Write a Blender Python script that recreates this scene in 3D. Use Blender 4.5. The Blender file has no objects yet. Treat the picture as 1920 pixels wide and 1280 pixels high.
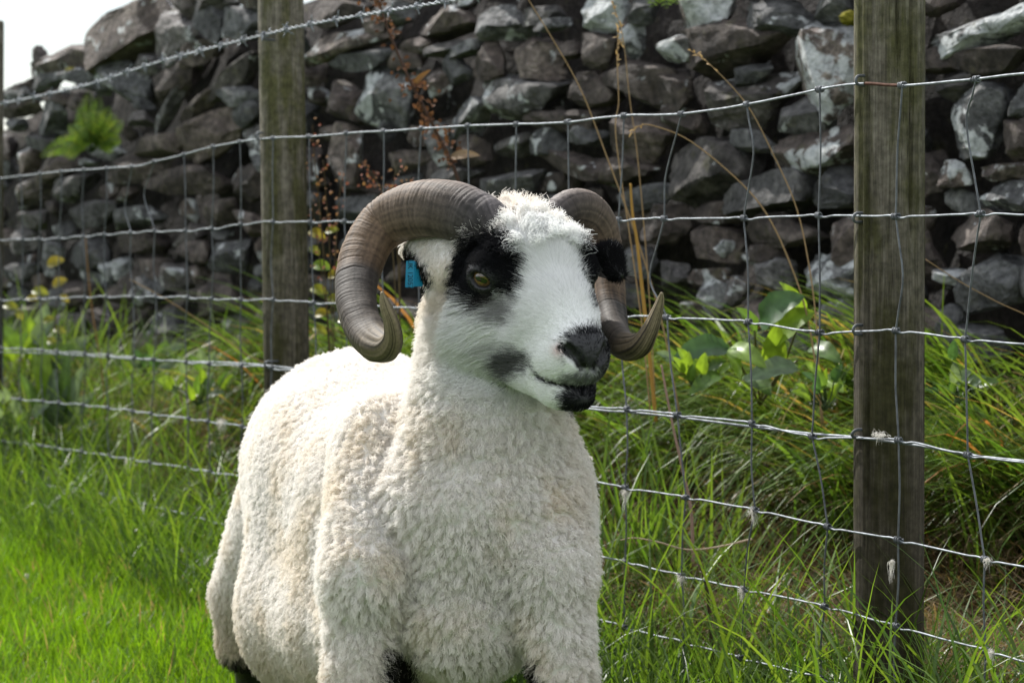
import bpy, math, random
import numpy as np
from mathutils import Vector, Matrix, Quaternion, kdtree

random.seed(7)
rng = np.random.default_rng(7)
scene = bpy.context.scene
COL = scene.collection

# ------------------------------------------------------------------ camera
FPX = 5270.0                       # focal length in pixels of the 1920-wide photograph
PITCH = math.radians(2.1)
CAM = np.array([0.0, 0.0, 0.75])
cam_data = bpy.data.cameras.new("camera")
cam_data.sensor_width = 22.3
cam_data.lens = FPX / 1920 * 22.3
cam_data.clip_start = 0.05
cam_data.clip_end = 2000
cam_data.dof.use_dof = True
cam_data.dof.focus_distance = 3.0
cam_data.dof.aperture_fstop = 8.0
cam = bpy.data.objects.new("camera", cam_data)
cam.location = CAM
cam.rotation_euler = (math.radians(90) - PITCH, 0, 0)
COL.objects.link(cam)
scene.camera = cam

# ------------------------------------------------------------------ light
SUN_AZ = math.radians(37)          # from straight ahead towards the left
SUN_EL = math.radians(45)
SUN = Vector((-math.sin(SUN_AZ) * math.cos(SUN_EL), math.cos(SUN_AZ) * math.cos(SUN_EL), math.sin(SUN_EL)))
world = bpy.data.worlds.new("World")
scene.world = world
world.use_nodes = True
wn = world.node_tree
wn.nodes.clear()
w_out = wn.nodes.new("ShaderNodeOutputWorld")
w_bg = wn.nodes.new("ShaderNodeBackground")
w_sky = wn.nodes.new("ShaderNodeTexSky")
w_sky.sky_type = 'NISHITA'
w_sky.sun_disc = False
w_sky.sun_elevation = SUN_EL
w_sky.sun_rotation = -SUN_AZ
w_sky.air_density = 1.0
w_sky.dust_density = 0.6
# broken bright cloud over the whole sky
w_tc = wn.nodes.new("ShaderNodeTexCoord")
w_no = wn.nodes.new("ShaderNodeTexNoise")
w_no.inputs["Scale"].default_value = 2.2
w_no.inputs["Detail"].default_value = 6
w_rp = wn.nodes.new("ShaderNodeValToRGB")
w_rp.color_ramp.elements[0].position = 0.30
w_rp.color_ramp.elements[1].position = 0.55
w_mx = wn.nodes.new("ShaderNodeMix")
w_mx.data_type = 'RGBA'
w_mx.inputs[7].default_value = (12.4, 12.9, 13.6, 1)
wn.links.new(w_tc.outputs["Generated"], w_no.inputs["Vector"])
wn.links.new(w_no.outputs["Fac"], w_rp.inputs["Fac"])
wn.links.new(w_rp.outputs["Color"], w_mx.inputs[0])
wn.links.new(w_sky.outputs["Color"], w_mx.inputs[6])
wn.links.new(w_mx.outputs[2], w_bg.inputs["Color"])
w_bg.inputs["Strength"].default_value = 0.057
wn.links.new(w_bg.outputs[0], w_out.inputs["Surface"])

sun_data = bpy.data.lights.new("sun", 'SUN')
sun_data.energy = 4.0
sun_data.angle = math.radians(0.5)
sun_data.color = (1.0, 0.965, 0.91)
sun = bpy.data.objects.new("sun", sun_data)
sun.rotation_euler = (-SUN).to_track_quat('-Z', 'Y').to_euler()
sun.location = SUN * 20
COL.objects.link(sun)

scene.view_settings.view_transform = 'Standard'
scene.view_settings.look = 'None'
scene.view_settings.exposure = 1.02
scene.view_settings.gamma = 1.0
scene.view_settings.use_curve_mapping = False
scene.cycles.use_denoising = True
scene.cycles.max_bounces = 8
scene.cycles.diffuse_bounces = 5
scene.cycles.transmission_bounces = 5
scene.cycles.transparent_max_bounces = 6

# ------------------------------------------------------------------ geometry helpers
FWD = np.array([0, math.cos(PITCH), -math.sin(PITCH)])
UPV = np.array([0, math.sin(PITCH), math.cos(PITCH)])
RGT = np.array([1.0, 0, 0])


def ray(x, y):
    """direction (forward depth 1) through a photograph pixel"""
    return FWD + RGT * ((x - 960) / FPX) + UPV * ((640 - y) / FPX)


def P(x, y, d):
    return CAM + ray(x, y) * d


def to_px(p):
    q = np.asarray(p) - CAM
    d = q @ FWD
    return 960 + (q @ RGT) / d * FPX, 640 - (q @ UPV) / d * FPX, d


FN = np.array([0.8897, 0.4566])    # fence plane, horizontal normal pointing away
FC = 1.843
WN_ = np.array([0.808, 0.589])     # wall face plane
WC = 3.444
FT = np.array([-0.4566, 0.8897])
WT = np.array([-0.589, 0.808])


def on_plane(x, y, n=FN, c=FC):
    r = ray(x, y)
    return CAM + r * (c / (n[0] * r[0] + n[1] * r[1]))


_perm = rng.permutation(256).astype(np.int64)
_perm = np.concatenate([_perm, _perm, _perm])
_grad = rng.normal(size=(256, 3))
_grad /= np.linalg.norm(_grad, axis=1)[:, None]


def pnoise(p):
    p = np.asarray(p, dtype=np.float64)
    i = np.floor(p).astype(np.int64)
    f = p - i
    i &= 255
    w = f * f * f * (f * (f * 6 - 15) + 10)
    out = 0
    for dx in (0, 1):
        for dy in (0, 1):
            for dz in (0, 1):
                h = _perm[_perm[_perm[(i[..., 0] + dx) & 255] + ((i[..., 1] + dy) & 255)] + ((i[..., 2] + dz) & 255)]
                g = _grad[h]
                d = g[..., 0] * (f[..., 0] - dx) + g[..., 1] * (f[..., 1] - dy) + g[..., 2] * (f[..., 2] - dz)
                wx = w[..., 0] if dx else 1 - w[..., 0]
                wy = w[..., 1] if dy else 1 - w[..., 1]
                wz = w[..., 2] if dz else 1 - w[..., 2]
                out = out + d * wx * wy * wz
    return out * 1.6


def fbm(p, o=4):
    s, a, t = 0, 1.0, 0
    p = np.asarray(p, dtype=np.float64)
    for k in range(o):
        s = s + a * pnoise(p * 2 ** k + 17.3 * k)
        t += a
        a *= 0.5
    return s / t


def ss(a, b, x):
    t = np.clip((x - a) / (b - a), 0, 1)
    return t * t * (3 - 2 * t)


def nrm(v):
    return v / np.maximum(np.linalg.norm(v, axis=-1, keepdims=True), 1e-9)


def mesh_np(name, V, faces, mat=None, smooth=True, col=None):
    """faces: list of int arrays (N,3) or (N,4)"""
    me = bpy.data.meshes.new(name)
    V = np.asarray(V, dtype=np.float32)
    faces = [np.asarray(f, dtype=np.int32) for f in faces if len(f)]
    nl = sum(f.size for f in faces)
    npoly = sum(len(f) for f in faces)
    me.vertices.add(len(V))
    me.vertices.foreach_set("co", V.ravel())
    me.loops.add(nl)
    me.loops.foreach_set("vertex_index", np.concatenate([f.ravel() for f in faces]))
    me.polygons.add(npoly)
    tot = np.concatenate([np.full(len(f), f.shape[1], dtype=np.int32) for f in faces])
    st = np.concatenate([[0], np.cumsum(tot)[:-1]]).astype(np.int32)
    me.polygons.foreach_set("loop_start", st)
    me.update(calc_edges=True)
    me.validate()
    if smooth:
        me.polygons.foreach_set("use_smooth", np.ones(len(me.polygons), dtype=bool))
    if col is not None:
        a = me.color_attributes.new("col", 'FLOAT_COLOR', 'POINT')
        c = np.ones((len(V), 4), dtype=np.float32)
        c[:, :3] = np.asarray(col)[:, :3]
        a.data.foreach_set("color", c.ravel())
    if mat is not None:
        me.materials.append(mat)
    return me


def link(name, data, parent=None, loc=None):
    o = bpy.data.objects.new(name, data)
    COL.objects.link(o)
    if loc is not None:
        o.location = loc
    if parent is not None:
        o.parent = parent
    return o


def tag(o, label=None, cat=None, group=None, kind=None):
    if label:
        o["label"] = label
    if cat:
        o["category"] = cat
    if group:
        o["group"] = group
    if kind:
        o["kind"] = kind
    return o


def empty(name, loc, label, cat, group=None):
    o = bpy.data.objects.new(name, None)
    COL.objects.link(o)
    o.location = loc
    o.empty_display_size = 0.05
    return tag(o, label, cat, group)


class MB:
    """collects pieces of one mesh"""

    def __init__(self):
        self.v, self.f3, self.f4, self.c, self.n = [], [], [], [], 0

    def add(self, V, F, col=None):
        V = np.asarray(V, dtype=np.float64)
        F = np.asarray(F, dtype=np.int64)
        if len(F):
            (self.f3 if F.shape[1] == 3 else self.f4).append(F + self.n)
        self.v.append(V)
        if col is not None:
            col = np.asarray(col, dtype=np.float64)
            self.c.append(np.broadcast_to(col[:3] if col.ndim == 1 else col[:, :3], (len(V), 3)))
        self.n += len(V)

    def mesh(self, name, mat, smooth=True, origin=None):
        V = np.concatenate(self.v)
        if origin is not None:
            V = V - np.asarray(origin)
        F = []
        if self.f3:
            F.append(np.concatenate(self.f3))
        if self.f4:
            F.append(np.concatenate(self.f4))
        return mesh_np(name, V, F, mat, smooth, np.concatenate(self.c) if self.c else None)

    def build(self, name, mat, parent=None, smooth=True, origin=None):
        o = link(name, self.mesh(name, mat, smooth, origin))
        if origin is not None:
            o.location = origin
        if parent is not None:
            o.parent = parent
            if parent.type == 'EMPTY' or True:
                o.matrix_parent_inverse = Matrix.Translation(-Vector(parent.location))
        return o


def frames(pts):
    pts = np.asarray(pts, dtype=np.float64)
    t = nrm(np.gradient(pts, axis=0))
    a = np.array([0, 0, 1.0]) if abs(t[0, 2]) < 0.9 else np.array([1.0, 0, 0])
    n = nrm(np.cross(t[0], a))
    N = [n]
    for i in range(1, len(pts)):
        n = n - t[i] * np.dot(n, t[i])
        n = n / max(np.linalg.norm(n), 1e-9)
        N.append(n)
    N = np.array(N)
    return t, N, np.cross(t, N)


def tube(pts, rad, ns=6, caps=True):
    pts = np.asarray(pts, dtype=np.float64)
    rad = np.broadcast_to(np.asarray(rad, dtype=np.float64), (len(pts),))
    t, n, b = frames(pts)
    an = np.arange(ns) * 2 * math.pi / ns
    V = pts[:, None] + rad[:, None, None] * (n[:, None] * np.cos(an)[None, :, None] + b[:, None] * np.sin(an)[None, :, None])
    V = V.reshape(-1, 3)
    i = np.arange(len(pts) - 1)[:, None] * ns
    j = np.arange(ns)[None]
    k = (j + 1) % ns
    F = np.stack([i + j, i + k, i + ns + k, i + ns + j], -1).reshape(-1, 4)
    return V, F


def add_tube(mb, pts, rad, ns=6, col=None, cap=True):
    V, F = tube(pts, rad, ns)
    c0 = len(V)
    if cap:
        V = np.concatenate([V, [pts[0]], [pts[-1]]])
    if col is not None and np.asarray(col).ndim == 2:
        cc = np.repeat(np.asarray(col), ns, axis=0)
        if cap:
            cc = np.concatenate([cc, cc[:1], cc[-1:]])
    else:
        cc = col
    base = mb.n
    mb.add(V, F, cc)
    if cap:
        j = np.arange(ns)
        k = (j + 1) % ns
        e = c0 - ns
        T = np.concatenate([np.stack([np.full(ns, c0), k, j], -1), np.stack([np.full(ns, c0 + 1), e + j, e + k], -1)])
        mb.f3.append(T + base)


def smooth_path(ctrl, n):
    """Catmull-Rom through control rows, n samples"""
    c = np.asarray(ctrl, dtype=np.float64)
    c = np.concatenate([[2 * c[0] - c[1]], c, [2 * c[-1] - c[-2]]])
    m = len(c) - 3
    u = np.linspace(0, m - 1e-6, n)
    i = u.astype(int)
    t = (u - i)[:, None]
    p0, p1, p2, p3 = c[i], c[i + 1], c[i + 2], c[i + 3]
    return 0.5 * (2 * p1 + (p2 - p0) * t + (2 * p0 - 5 * p1 + 4 * p2 - p3) * t ** 2 + (3 * p1 - p0 - 3 * p2 + p3) * t ** 3)


# ------------------------------------------------------------------ material helpers
class NT:
    def __init__(self, name):
        self.m = bpy.data.materials.new(name)
        self.m.use_nodes = True
        self.t = self.m.node_tree
        self.t.nodes.clear()
        self.out = self.t.nodes.new("ShaderNodeOutputMaterial")

    def n(self, typ, **kw):
        nd = self.t.nodes.new("ShaderNode" + typ)
        for k, v in kw.items():
            if k.startswith("i_"):
                nd.inputs[k[2:].replace("_", " ")].default_value = v
            else:
                setattr(nd, k, v)
        return nd

    def l(self, a, b):
        self.t.links.new(a, b)

    def ramp(self, fac, stops):
        r = self.n("ValToRGB")
        el = r.color_ramp.elements
        while len(el) < len(stops):
            el.new(0.5)
        for e, (p, c) in zip(el, stops):
            e.position = p
            e.color = (c, c, c, 1) if not hasattr(c, "__len__") else (*c, 1)
        self.l(fac, r.inputs["Fac"])
        return r.outputs["Color"]

    def mix(self, fac, a, b, mode='MIX'):
        m = self.n("Mix", data_type='RGBA', blend_type=mode)
        for s, v in ((m.inputs[0], fac), (m.inputs[6], a), (m.inputs[7], b)):
            if hasattr(v, "is_linked"):
                self.l(v, s)
            elif hasattr(v, "__len__"):
                s.default_value = (*v, 1)
            else:
                s.default_value = v
        return m.outputs[2]

    def math(self, op, a, b=0.0):
        m = self.n("Math", operation=op)
        for s, v in ((m.inputs[0], a), (m.inputs[1], b)):
            if hasattr(v, "is_linked"):
                self.l(v, s)
            else:
                s.default_value = v
        return m.outputs[0]

    def noise(self, vec, scale, detail=4, rough=0.55, dist=0.0):
        t = self.n("TexNoise")
        t.inputs["Scale"].default_value = scale
        t.inputs["Detail"].default_value = detail
        t.inputs["Roughness"].default_value = rough
        t.inputs["Distortion"].default_value = dist
        if vec is not None:
            self.l(vec, t.inputs["Vector"])
        return t.outputs["Fac"]

    def mapping(self, vec, scale=(1, 1, 1), loc=(0, 0, 0)):
        m = self.n("Mapping")
        m.inputs["Scale"].default_value = scale
        m.inputs["Location"].default_value = loc
        self.l(vec, m.inputs["Vector"])
        return m.outputs["Vector"]

    def bump(self, h, strength=0.5, dist=0.01, normal=None):
        b = self.n("Bump")
        b.inputs["Strength"].default_value = strength
        b.inputs["Distance"].default_value = dist
        self.l(h, b.inputs["Height"])
        if normal is not None:
            self.l(normal, b.inputs["Normal"])
        return b.outputs["Normal"]

    def bsdf(self, color, rough=0.8, spec=0.3, metal=0.0, normal=None):
        p = self.n("BsdfPrincipled")
        if hasattr(color, "is_linked"):
            self.l(color, p.inputs["Base Color"])
        else:
            p.inputs["Base Color"].default_value = (*color, 1)
        if hasattr(rough, "is_linked"):
            self.l(rough, p.inputs["Roughness"])
        else:
            p.inputs["Roughness"].default_value = rough
        p.inputs["Specular IOR Level"].default_value = spec
        p.inputs["Metallic"].default_value = metal
        if normal is not None:
            self.l(normal, p.inputs["Normal"])
        return p

    def done(self, sh):
        self.l(sh, self.out.inputs["Surface"])
        return self.m


def leafy(name, trans=0.45, rough=0.45, spec=0.35, noise=0.0):
    """leaf / blade / hair material coloured by the 'col' attribute, part translucent"""
    k = NT(name)
    a = k.n("Attribute", attribute_name="col")
    c = a.outputs["Color"]
    if noise:
        f = k.noise(k.n("NewGeometry").outputs["Position"], noise, 3)
        c = k.mix(0.5, c, k.mix(1.0, c, k.ramp(f, [(0.3, 0.45), (0.7, 1.5)]), 'MULTIPLY'))
    p = k.bsdf(c, rough, spec)
    t = k.n("BsdfTranslucent")
    k.l(k.mix(1.0, c, (1.35, 1.25, 0.75), 'MULTIPLY') if name != "wool" else c, t.inputs["Color"])
    m = k.n("MixShader")
    m.inputs[0].default_value = trans
    k.l(p.outputs[0], m.inputs[1])
    k.l(t.outputs[0], m.inputs[2])
    return k.done(m.outputs[0])


def ground_z(X, Y):
    X = np.asarray(X, dtype=np.float64)
    Y = np.asarray(Y, dtype=np.float64)
    s = FN[0] * X + FN[1] * Y - FC
    dw = WC - WN_[0] * X - WN_[1] * Y
    z = 0.13 * ss(-0.7, 0.05, s) + 0.22 * (1 - ss(0.05, 0.75, dw))
    z = z + 0.012 * pnoise(np.stack([X * 2, Y * 2, X * 0], -1)) + 0.006 * pnoise(np.stack([X * 7, Y * 7, X * 0 + 3], -1))
    return z
# ------------------------------------------------------------------ ground
def soil_mat():
    k = NT("soil")
    pos = k.n("NewGeometry").outputs["Position"]
    a = k.noise(pos, 9, 6)
    b = k.noise(pos, 70, 4)
    c = k.ramp(a, [(0.3, (0.035, 0.070, 0.010)), (0.6, (0.060, 0.115, 0.014)), (0.85, (0.085, 0.095, 0.028))])
    c = k.mix(0.5, c, k.mix(1.0, c, k.ramp(b, [(0.3, 0.3), (0.7, 1.6)]), 'MULTIPLY'))
    return k.done(k.bsdf(c, 0.95, 0.1, normal=k.bump(b, 0.6, 0.02)).outputs[0])


def axis_pts(lo, hi, fine):
    inner = np.arange(lo, hi, fine)
    out = []
    d, x = fine, hi
    while x < 250:
        out.append(x)
        d *= 1.35
        x += d
    neg = []
    d, x = fine, lo
    while x > -250:
        d *= 1.35
        x -= d
        neg.append(x)
    return np.array(neg[::-1] + list(inner) + out)


gx, gy = axis_pts(-3, 3, 0.06), axis_pts(0, 11, 0.06)
GX, GY = np.meshgrid(gx, gy, indexing='ij')
V = np.stack([GX, GY, ground_z(GX, GY)], -1).reshape(-1, 3)
i, j = np.meshgrid(np.arange(len(gx) - 1), np.arange(len(gy) - 1), indexing='ij')
m = len(gy)
F = np.stack([i * m + j, (i + 1) * m + j, (i + 1) * m + j + 1, i * m + j + 1], -1).reshape(-1, 4)
ground = link("ground", mesh_np("ground", V, [F], soil_mat()))
tag(ground, "grassy pasture ground rising to a bank at the wall", kind="structure")


# ------------------------------------------------------------------ dry stone wall
def stone_mat():
    k = NT("stone")
    tc = k.n("TexCoord").outputs["Object"]
    rnd = k.n("ObjectInfo").outputs["Random"]
    at = lambda n: k.n("Attribute", attribute_type='OBJECT', attribute_name=n).outputs["Fac"]
    tone, lich = at("tone"), at("lichen")
    off = k.n("CombineXYZ")
    k.l(k.math('MULTIPLY', rnd, 37.0), off.inputs[0])
    k.l(k.math('MULTIPLY', rnd, 11.0), off.inputs[1])
    sc = k.n("VectorMath", operation='ADD')
    k.l(k.n("NewGeometry").outputs["Position"], sc.inputs[0])
    k.l(off.outputs[0], sc.inputs[1])
    p = sc.outputs[0]
    n1 = k.noise(p, 14, 8, 0.62)
    n2 = k.noise(p, 60, 6, 0.65)
    n3 = k.noise(p, 13, 7, 0.62, 0.5)
    n4 = k.noise(p, 230, 3, 0.6)
    warm = k.ramp(n1, [(0.3, (0.024, 0.018, 0.016)), (0.5, (0.064, 0.051, 0.045)), (0.72, (0.142, 0.119, 0.104))])
    cool = k.ramp(n1, [(0.3, (0.028, 0.028, 0.029)), (0.5, (0.072, 0.073, 0.075)), (0.72, (0.155, 0.155, 0.153))])
    c = k.mix(k.ramp(rnd, [(0.45, 0.0), (0.70, 1.0)]), warm, cool)
    c = k.mix(1.0, c, k.mix(tone, (0.40, 0.39, 0.39), (2.25, 2.25, 2.25)), 'MULTIPLY')
    c = k.mix(0.75, c, k.mix(1.0, c, k.ramp(n2, [(0.34, 0.22), (0.66, 1.75)]), 'MULTIPLY'))
    # pale crustose lichen with crisp ragged edges, dark pits inside it
    lf = k.math('ADD', n3, k.math('MULTIPLY', k.math('SUBTRACT', n2, 0.5), 0.16))
    th = k.math('SUBTRACT', 0.675, k.math('MULTIPLY', lich, 0.235))
    lm = k.math('MULTIPLY', k.math('SUBTRACT', lf, th), 28.0)
    lm = k.n("Clamp").outputs[0] if False else k.math('MINIMUM', k.math('MAXIMUM', lm, 0.0), 1.0)
    lc = k.ramp(n2, [(0.3, (0.20, 0.21, 0.21)), (0.5, (0.46, 0.48, 0.49)), (0.7, (0.64, 0.65, 0.65))])
    c = k.mix(k.math('MULTIPLY', lm, 0.92), c, lc)
    # greenish and ochre algae specks
    g = k.math('MULTIPLY', k.ramp(k.noise(p, 33, 5), [(0.60, 0.0), (0.70, 1.0)]), 0.45)
    c = k.mix(g, c, (0.085, 0.080, 0.035))
    nb = k.bump(n2, 0.85, 0.016)
    nb = k.bump(n1, 0.5, 0.03, nb)
    nb = k.bump(n4, 0.35, 0.004, nb)
    return k.done(k.bsdf(c, 0.82, 0.35, normal=nb).outputs[0])


STONE = stone_mat()


def ico(sub):
    import bmesh
    bm = bmesh.new()
    bmesh.ops.create_icosphere(bm, subdivisions=sub, radius=1)
    V = np.array([v.co[:] for v in bm.verts])
    F = np.array([[v.index for v in f.verts] for f in bm.faces])
    bm.free()
    return V, F


def rock_mesh(seed, sub, name="stone", flat=1.0):
    r = np.random.default_rng(seed)
    V, F = ico(sub)
    V = np.sign(V) * np.abs(V) ** 0.5
    for q in range(15):
        d = nrm(r.normal(size=3) * np.array([1.0, 1.0, 0.8]))
        off = r.uniform(0.55, 1.0)
        h = V @ d - off
        V = V - np.maximum(h, 0)[:, None] * d
    n = nrm(V)
    V = V + n * (0.10 * fbm(V * 1.3 + seed * 3.1, 3) + 0.10 * fbm(V * 3.6 + seed, 5))[:, None]
    # bedding planes: thin ledges along the grain
    V[:, 0] += 0.0
    led = np.round(V[:, 2] * 5 + r.uniform()) / 5 - V[:, 2]
    V = V + n * (0.05 * pnoise(np.stack([V[:, 2] * 7, V[:, 0] * 1.2, V[:, 1] * 1.2], -1) + seed))[:, None]
    V[:, 2] += 0.25 * led * r.uniform(0.1, 0.5)
    V = V / np.abs(V).max(0)
    return mesh_np(name, V, [F], STONE, smooth=True)


BIG = [rock_mesh(s, 4) for s in range(18)]
SMALL = [rock_mesh(100 + s, 3) for s in range(12)]
for me in BIG + SMALL:
    me.set_sharp_from_angle(angle=math.radians(32)) if hasattr(me, "set_sharp_from_angle") else None

wall = empty("dry_stone_wall", (0.1, 5.4, 0.3), "long grey drystone wall of rough lichen-spotted stones behind the wire fence", "stone wall")
WINV = Matrix.Translation(-Vector(wall.location))
WAX = np.array([WT[0], WT[1], 0])     # along the wall (towards the left)
WNX = np.array([WN_[0], WN_[1], 0])   # into the wall

# x, y, w, h in the photograph, roll (clockwise), tone, lichen
TR = [
 (225,58,165,118,-25,.75,.35),(303,66,128,112,-20,.8,.45),(430,35,105,72,8,.75,.3),(110,112,142,52,-6,.7,.35),(62,108,40,40,20,.6,.2),
 (212,155,132,72,25,.85,.3),(35,172,95,44,-5,.4,.1),(320,150,92,70,-20,.3,.1),(420,158,124,46,-20,.5,.2),(445,181,88,36,0,.55,.1),
 (303,213,84,25,-38,.7,.2),(358,205,80,28,-20,.6,.2),(375,255,158,76,-14,1.0,.12),(475,296,52,52,0,.9,.7),(252,223,52,30,0,.5,.2),
 (82,225,72,76,-25,.65,.25),(15,233,46,28,0,.85,.4),(40,300,44,62,25,.85,.5),(65,268,62,30,0,.4,.1),(100,310,72,38,-10,.5,.2),
 (150,306,52,16,-2,.95,.6),(235,315,132,56,0,.3,.1),(325,338,154,50,0,.35,.1),(447,345,86,68,0,.25,.05),(40,365,84,58,-12,.55,.3),
 (122,352,84,52,-6,.5,.3),(55,415,62,38,0,.6,.4),(155,402,112,48,0,.3,.1),(345,395,32,44,0,1.0,1.0),(400,402,72,62,0,.3,.1),
 (80,485,44,62,10,.75,.4),(213,502,34,44,10,1.0,1.1),(190,506,18,30,0,1.0,1.1),(325,520,62,58,20,.6,.5),(361,515,44,48,0,.55,.3),
 (482,470,30,48,0,.9,.7),(67,527,24,30,0,.85,.5),(150,470,90,60,0,.25,.05),(250,460,100,50,0,.2,.0),(30,450,60,50,0,.4,.2),
 (270,540,80,50,0,.35,.2),(420,480,90,60,0,.35,.2),(130,560,90,60,0,.25,.1),(400,560,100,70,0,.3,.1),(300,600,90,60,0,.3,.1),(200,610,90,60,0,.25,.1),(60,590,80,60,0,.3,.1),
 (640,78,164,44,-8,.75,.5),(690,55,70,36,0,.55,.1),(820,45,134,54,-5,.55,.45),(925,45,114,66,0,.6,.35),(655,112,136,46,-4,.5,.4),
 (775,86,80,38,0,.75,.4),(828,91,84,28,0,.55,.3),(860,93,64,30,-5,.7,.2),(902,113,76,70,0,.62,.1),(988,101,112,88,10,.8,.12),
 (810,154,62,52,0,.65,.6),(843,130,66,52,0,.4,.1),(715,182,122,118,10,.55,.62),(628,190,88,64,15,.4,.3),(960,182,168,82,2,.5,.5),
 (862,215,100,60,-28,.75,.65),(1085,168,124,62,0,.35,.15),(1190,160,168,88,12,.35,.3),(1057,228,128,46,0,.3,.1),(1005,265,84,48,0,.35,.4),
 (1083,258,78,42,0,.5,.2),(1185,255,138,92,4,.6,.25),(1050,302,154,42,12,.45,.3),(1140,318,184,62,0,.33,.1),(950,344,124,48,-8,.45,.15),
 (640,290,62,106,10,.8,.4),(810,272,58,78,0,.6,.55),(770,262,54,48,0,.6,.5),(870,285,78,62,0,.3,.1),(840,332,94,34,-3,.4,.1),
 (1110,27,98,78,0,.7,.85),(1168,75,54,62,-30,.75,.8),(1115,96,74,72,0,.35,.1),(1055,90,62,38,0,.3,.1),(1030,46,74,24,0,.55,.3),
 (1340,88,216,96,-6,.35,.2),(1262,92,78,52,-14,.9,1.0),(1300,30,134,74,0,.6,.8),(1528,118,178,206,4,.85,.95),(1375,190,172,102,-3,.36,.35),
 (1240,165,104,92,0,.3,.1),(1490,285,216,104,-4,.5,.55),(1300,320,154,142,-30,.28,.1),(1420,362,174,84,0,.3,.1),(1545,350,124,74,0,.3,.1),
 (1320,445,114,78,10,.5,.35),(1347,468,40,36,20,1.0,1.2),(1450,432,154,62,0,.25,.05),(1590,440,96,92,-20,.75,.2),(1812,60,176,58,-14,.7,.95),
 (1885,38,110,44,-14,.8,.9),(1830,118,176,62,0,.22,.0),(1810,228,134,132,0,.4,.35),(1900,265,84,78,0,.45,.2),(1905,190,56,62,0,.45,.2),
 (1775,325,88,48,0,.75,.7),(1870,319,114,38,0,.55,.3),(1880,370,124,58,0,.55,.6),(1815,440,154,88,0,.35,.1),(1852,532,156,114,-10,.72,.2),
 (1770,520,64,32,0,.7,.8),(1800,640,124,74,0,.45,.2),(1917,460,40,72,0,.6,.3),(1310,525,98,38,-4,.55,.6),(1325,562,84,74,10,.75,.7),
 (1370,545,58,52,0,.6,.3),(1540,520,144,88,0,.8,.85),(1430,520,84,68,0,.55,.3),(1560,592,84,62,0,.6,.4),(1295,590,60,52,0,.6,.7),
 (1240,420,90,70,0,.25,.1),(1250,520,70,60,0,.3,.1),(1660,60,90,110,0,.3,.1),(1670,200,110,120,0,.3,.1),(1680,330,120,110,0,.3,.1),(1690,480,120,130,0,.3,.1),
 (520,60,90,60,0,.4,.2),(530,140,110,60,0,.4,.2),(530,220,90,70,0,.4,.2),(540,310,110,70,0,.3,.2),(540,400,110,80,0,.35,.2),(540,500,110,80,0,.3,.2),
 (385,2,96,60,-10,.5,.2),(470,-14,110,56,5,.5,.2),(330,-12,70,50,0,.5,.2),(78,126,96,46,-8,.6,.3),(22,178,84,46,-6,.5,.2),(140,112,70,50,8,.6,.3),(85,148,100,34,-4,.5,.2),(150,150,90,44,10,.5,.2),(20,205,80,34,0,.5,.2),(190,98,60,40,-10,.6,.3),(265,118,70,44,15,.5,.2),(330,112,60,40,0,.5,.1),(370,90,70,60,0,.45,.2),(140,190,60,44,0,.45,.2),(95,182,54,36,0,.5,.2),(385,40,56,80,12,.4,.1),(340,10,60,50,0,.5,.2),
 (1000,25,90,44,0,.35,.1),(720,25,90,50,0,.35,.1),(620,25,110,50,0,.3,.1),(1195,20,60,50,0,.4,.2),(1430,30,120,70,0,.35,.2),
]


def wall_geo(x, y):
    q = on_plane(x, y, WN_, WC)
    d = (q - CAM) @ FWD
    return q, d


def put_stone(me, x, y, w, h, roll, tone, lich, recess=0.0, depth=None):
    q, d = wall_geo(x, y)
    view = nrm((q - CAM)[:2])
    ca = float(view @ WN_)                       # cos of angle between view and the wall's normal
    sa = math.sqrt(1 - ca * ca)
    W, Hh = w / 2 * d / FPX, h / 2 * d / FPX
    c = min(0.75 * W, 0.13, 1.3 * Hh) if depth is None else depth
    c = max(c, 0.03)
    a = math.sqrt(max(W * W - (c * sa) ** 2, (0.35 * W) ** 2)) / ca
    o = link("stone", me)
    R = Matrix(((WAX[0], WNX[0], 0), (WAX[1], WNX[1], 0), (0, 0, 1))).to_4x4()
    rolled = Matrix.Rotation(math.radians(roll), 4, Vector((0, -1, 0)))
    o.parent = wall
    o.matrix_parent_inverse = WINV
    jy = random.uniform(-0.12, 0.12)
    flip = Matrix.Diagonal((random.choice((-1, 1)), 1, random.choice((-1, 1)), 1))
    q = q + WNX * (c * 0.72 + recess)
    S = Matrix.Diagonal((a * 1.10, c, Hh * 1.12, 1))
    o.matrix_basis = Matrix.Translation(Vector(q)) @ R @ Matrix.Rotation(jy, 4, 'Z') @ rolled @ S @ flip
    o["tone"] = float(tone)
    o["lichen"] = float(lich)
    return o


boxes = []
for n_, (x, y, w, h, ro, tn, li) in enumerate(TR):
    put_stone(BIG[(n_ * 7 + 3) % len(BIG)], x, y, w, h, ro, tn * 0.9, li)
    boxes.append((x, y, w, h))


def wall_top(x):
    """photo row of the wall's top edge"""
    return float(np.interp(x, [-300, 0, 47, 150, 230, 290, 360, 440, 700, 1920, 2300], [330, 165, 120, 95, 45, 5, -10, -20, -110, -330, -400]))


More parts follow.
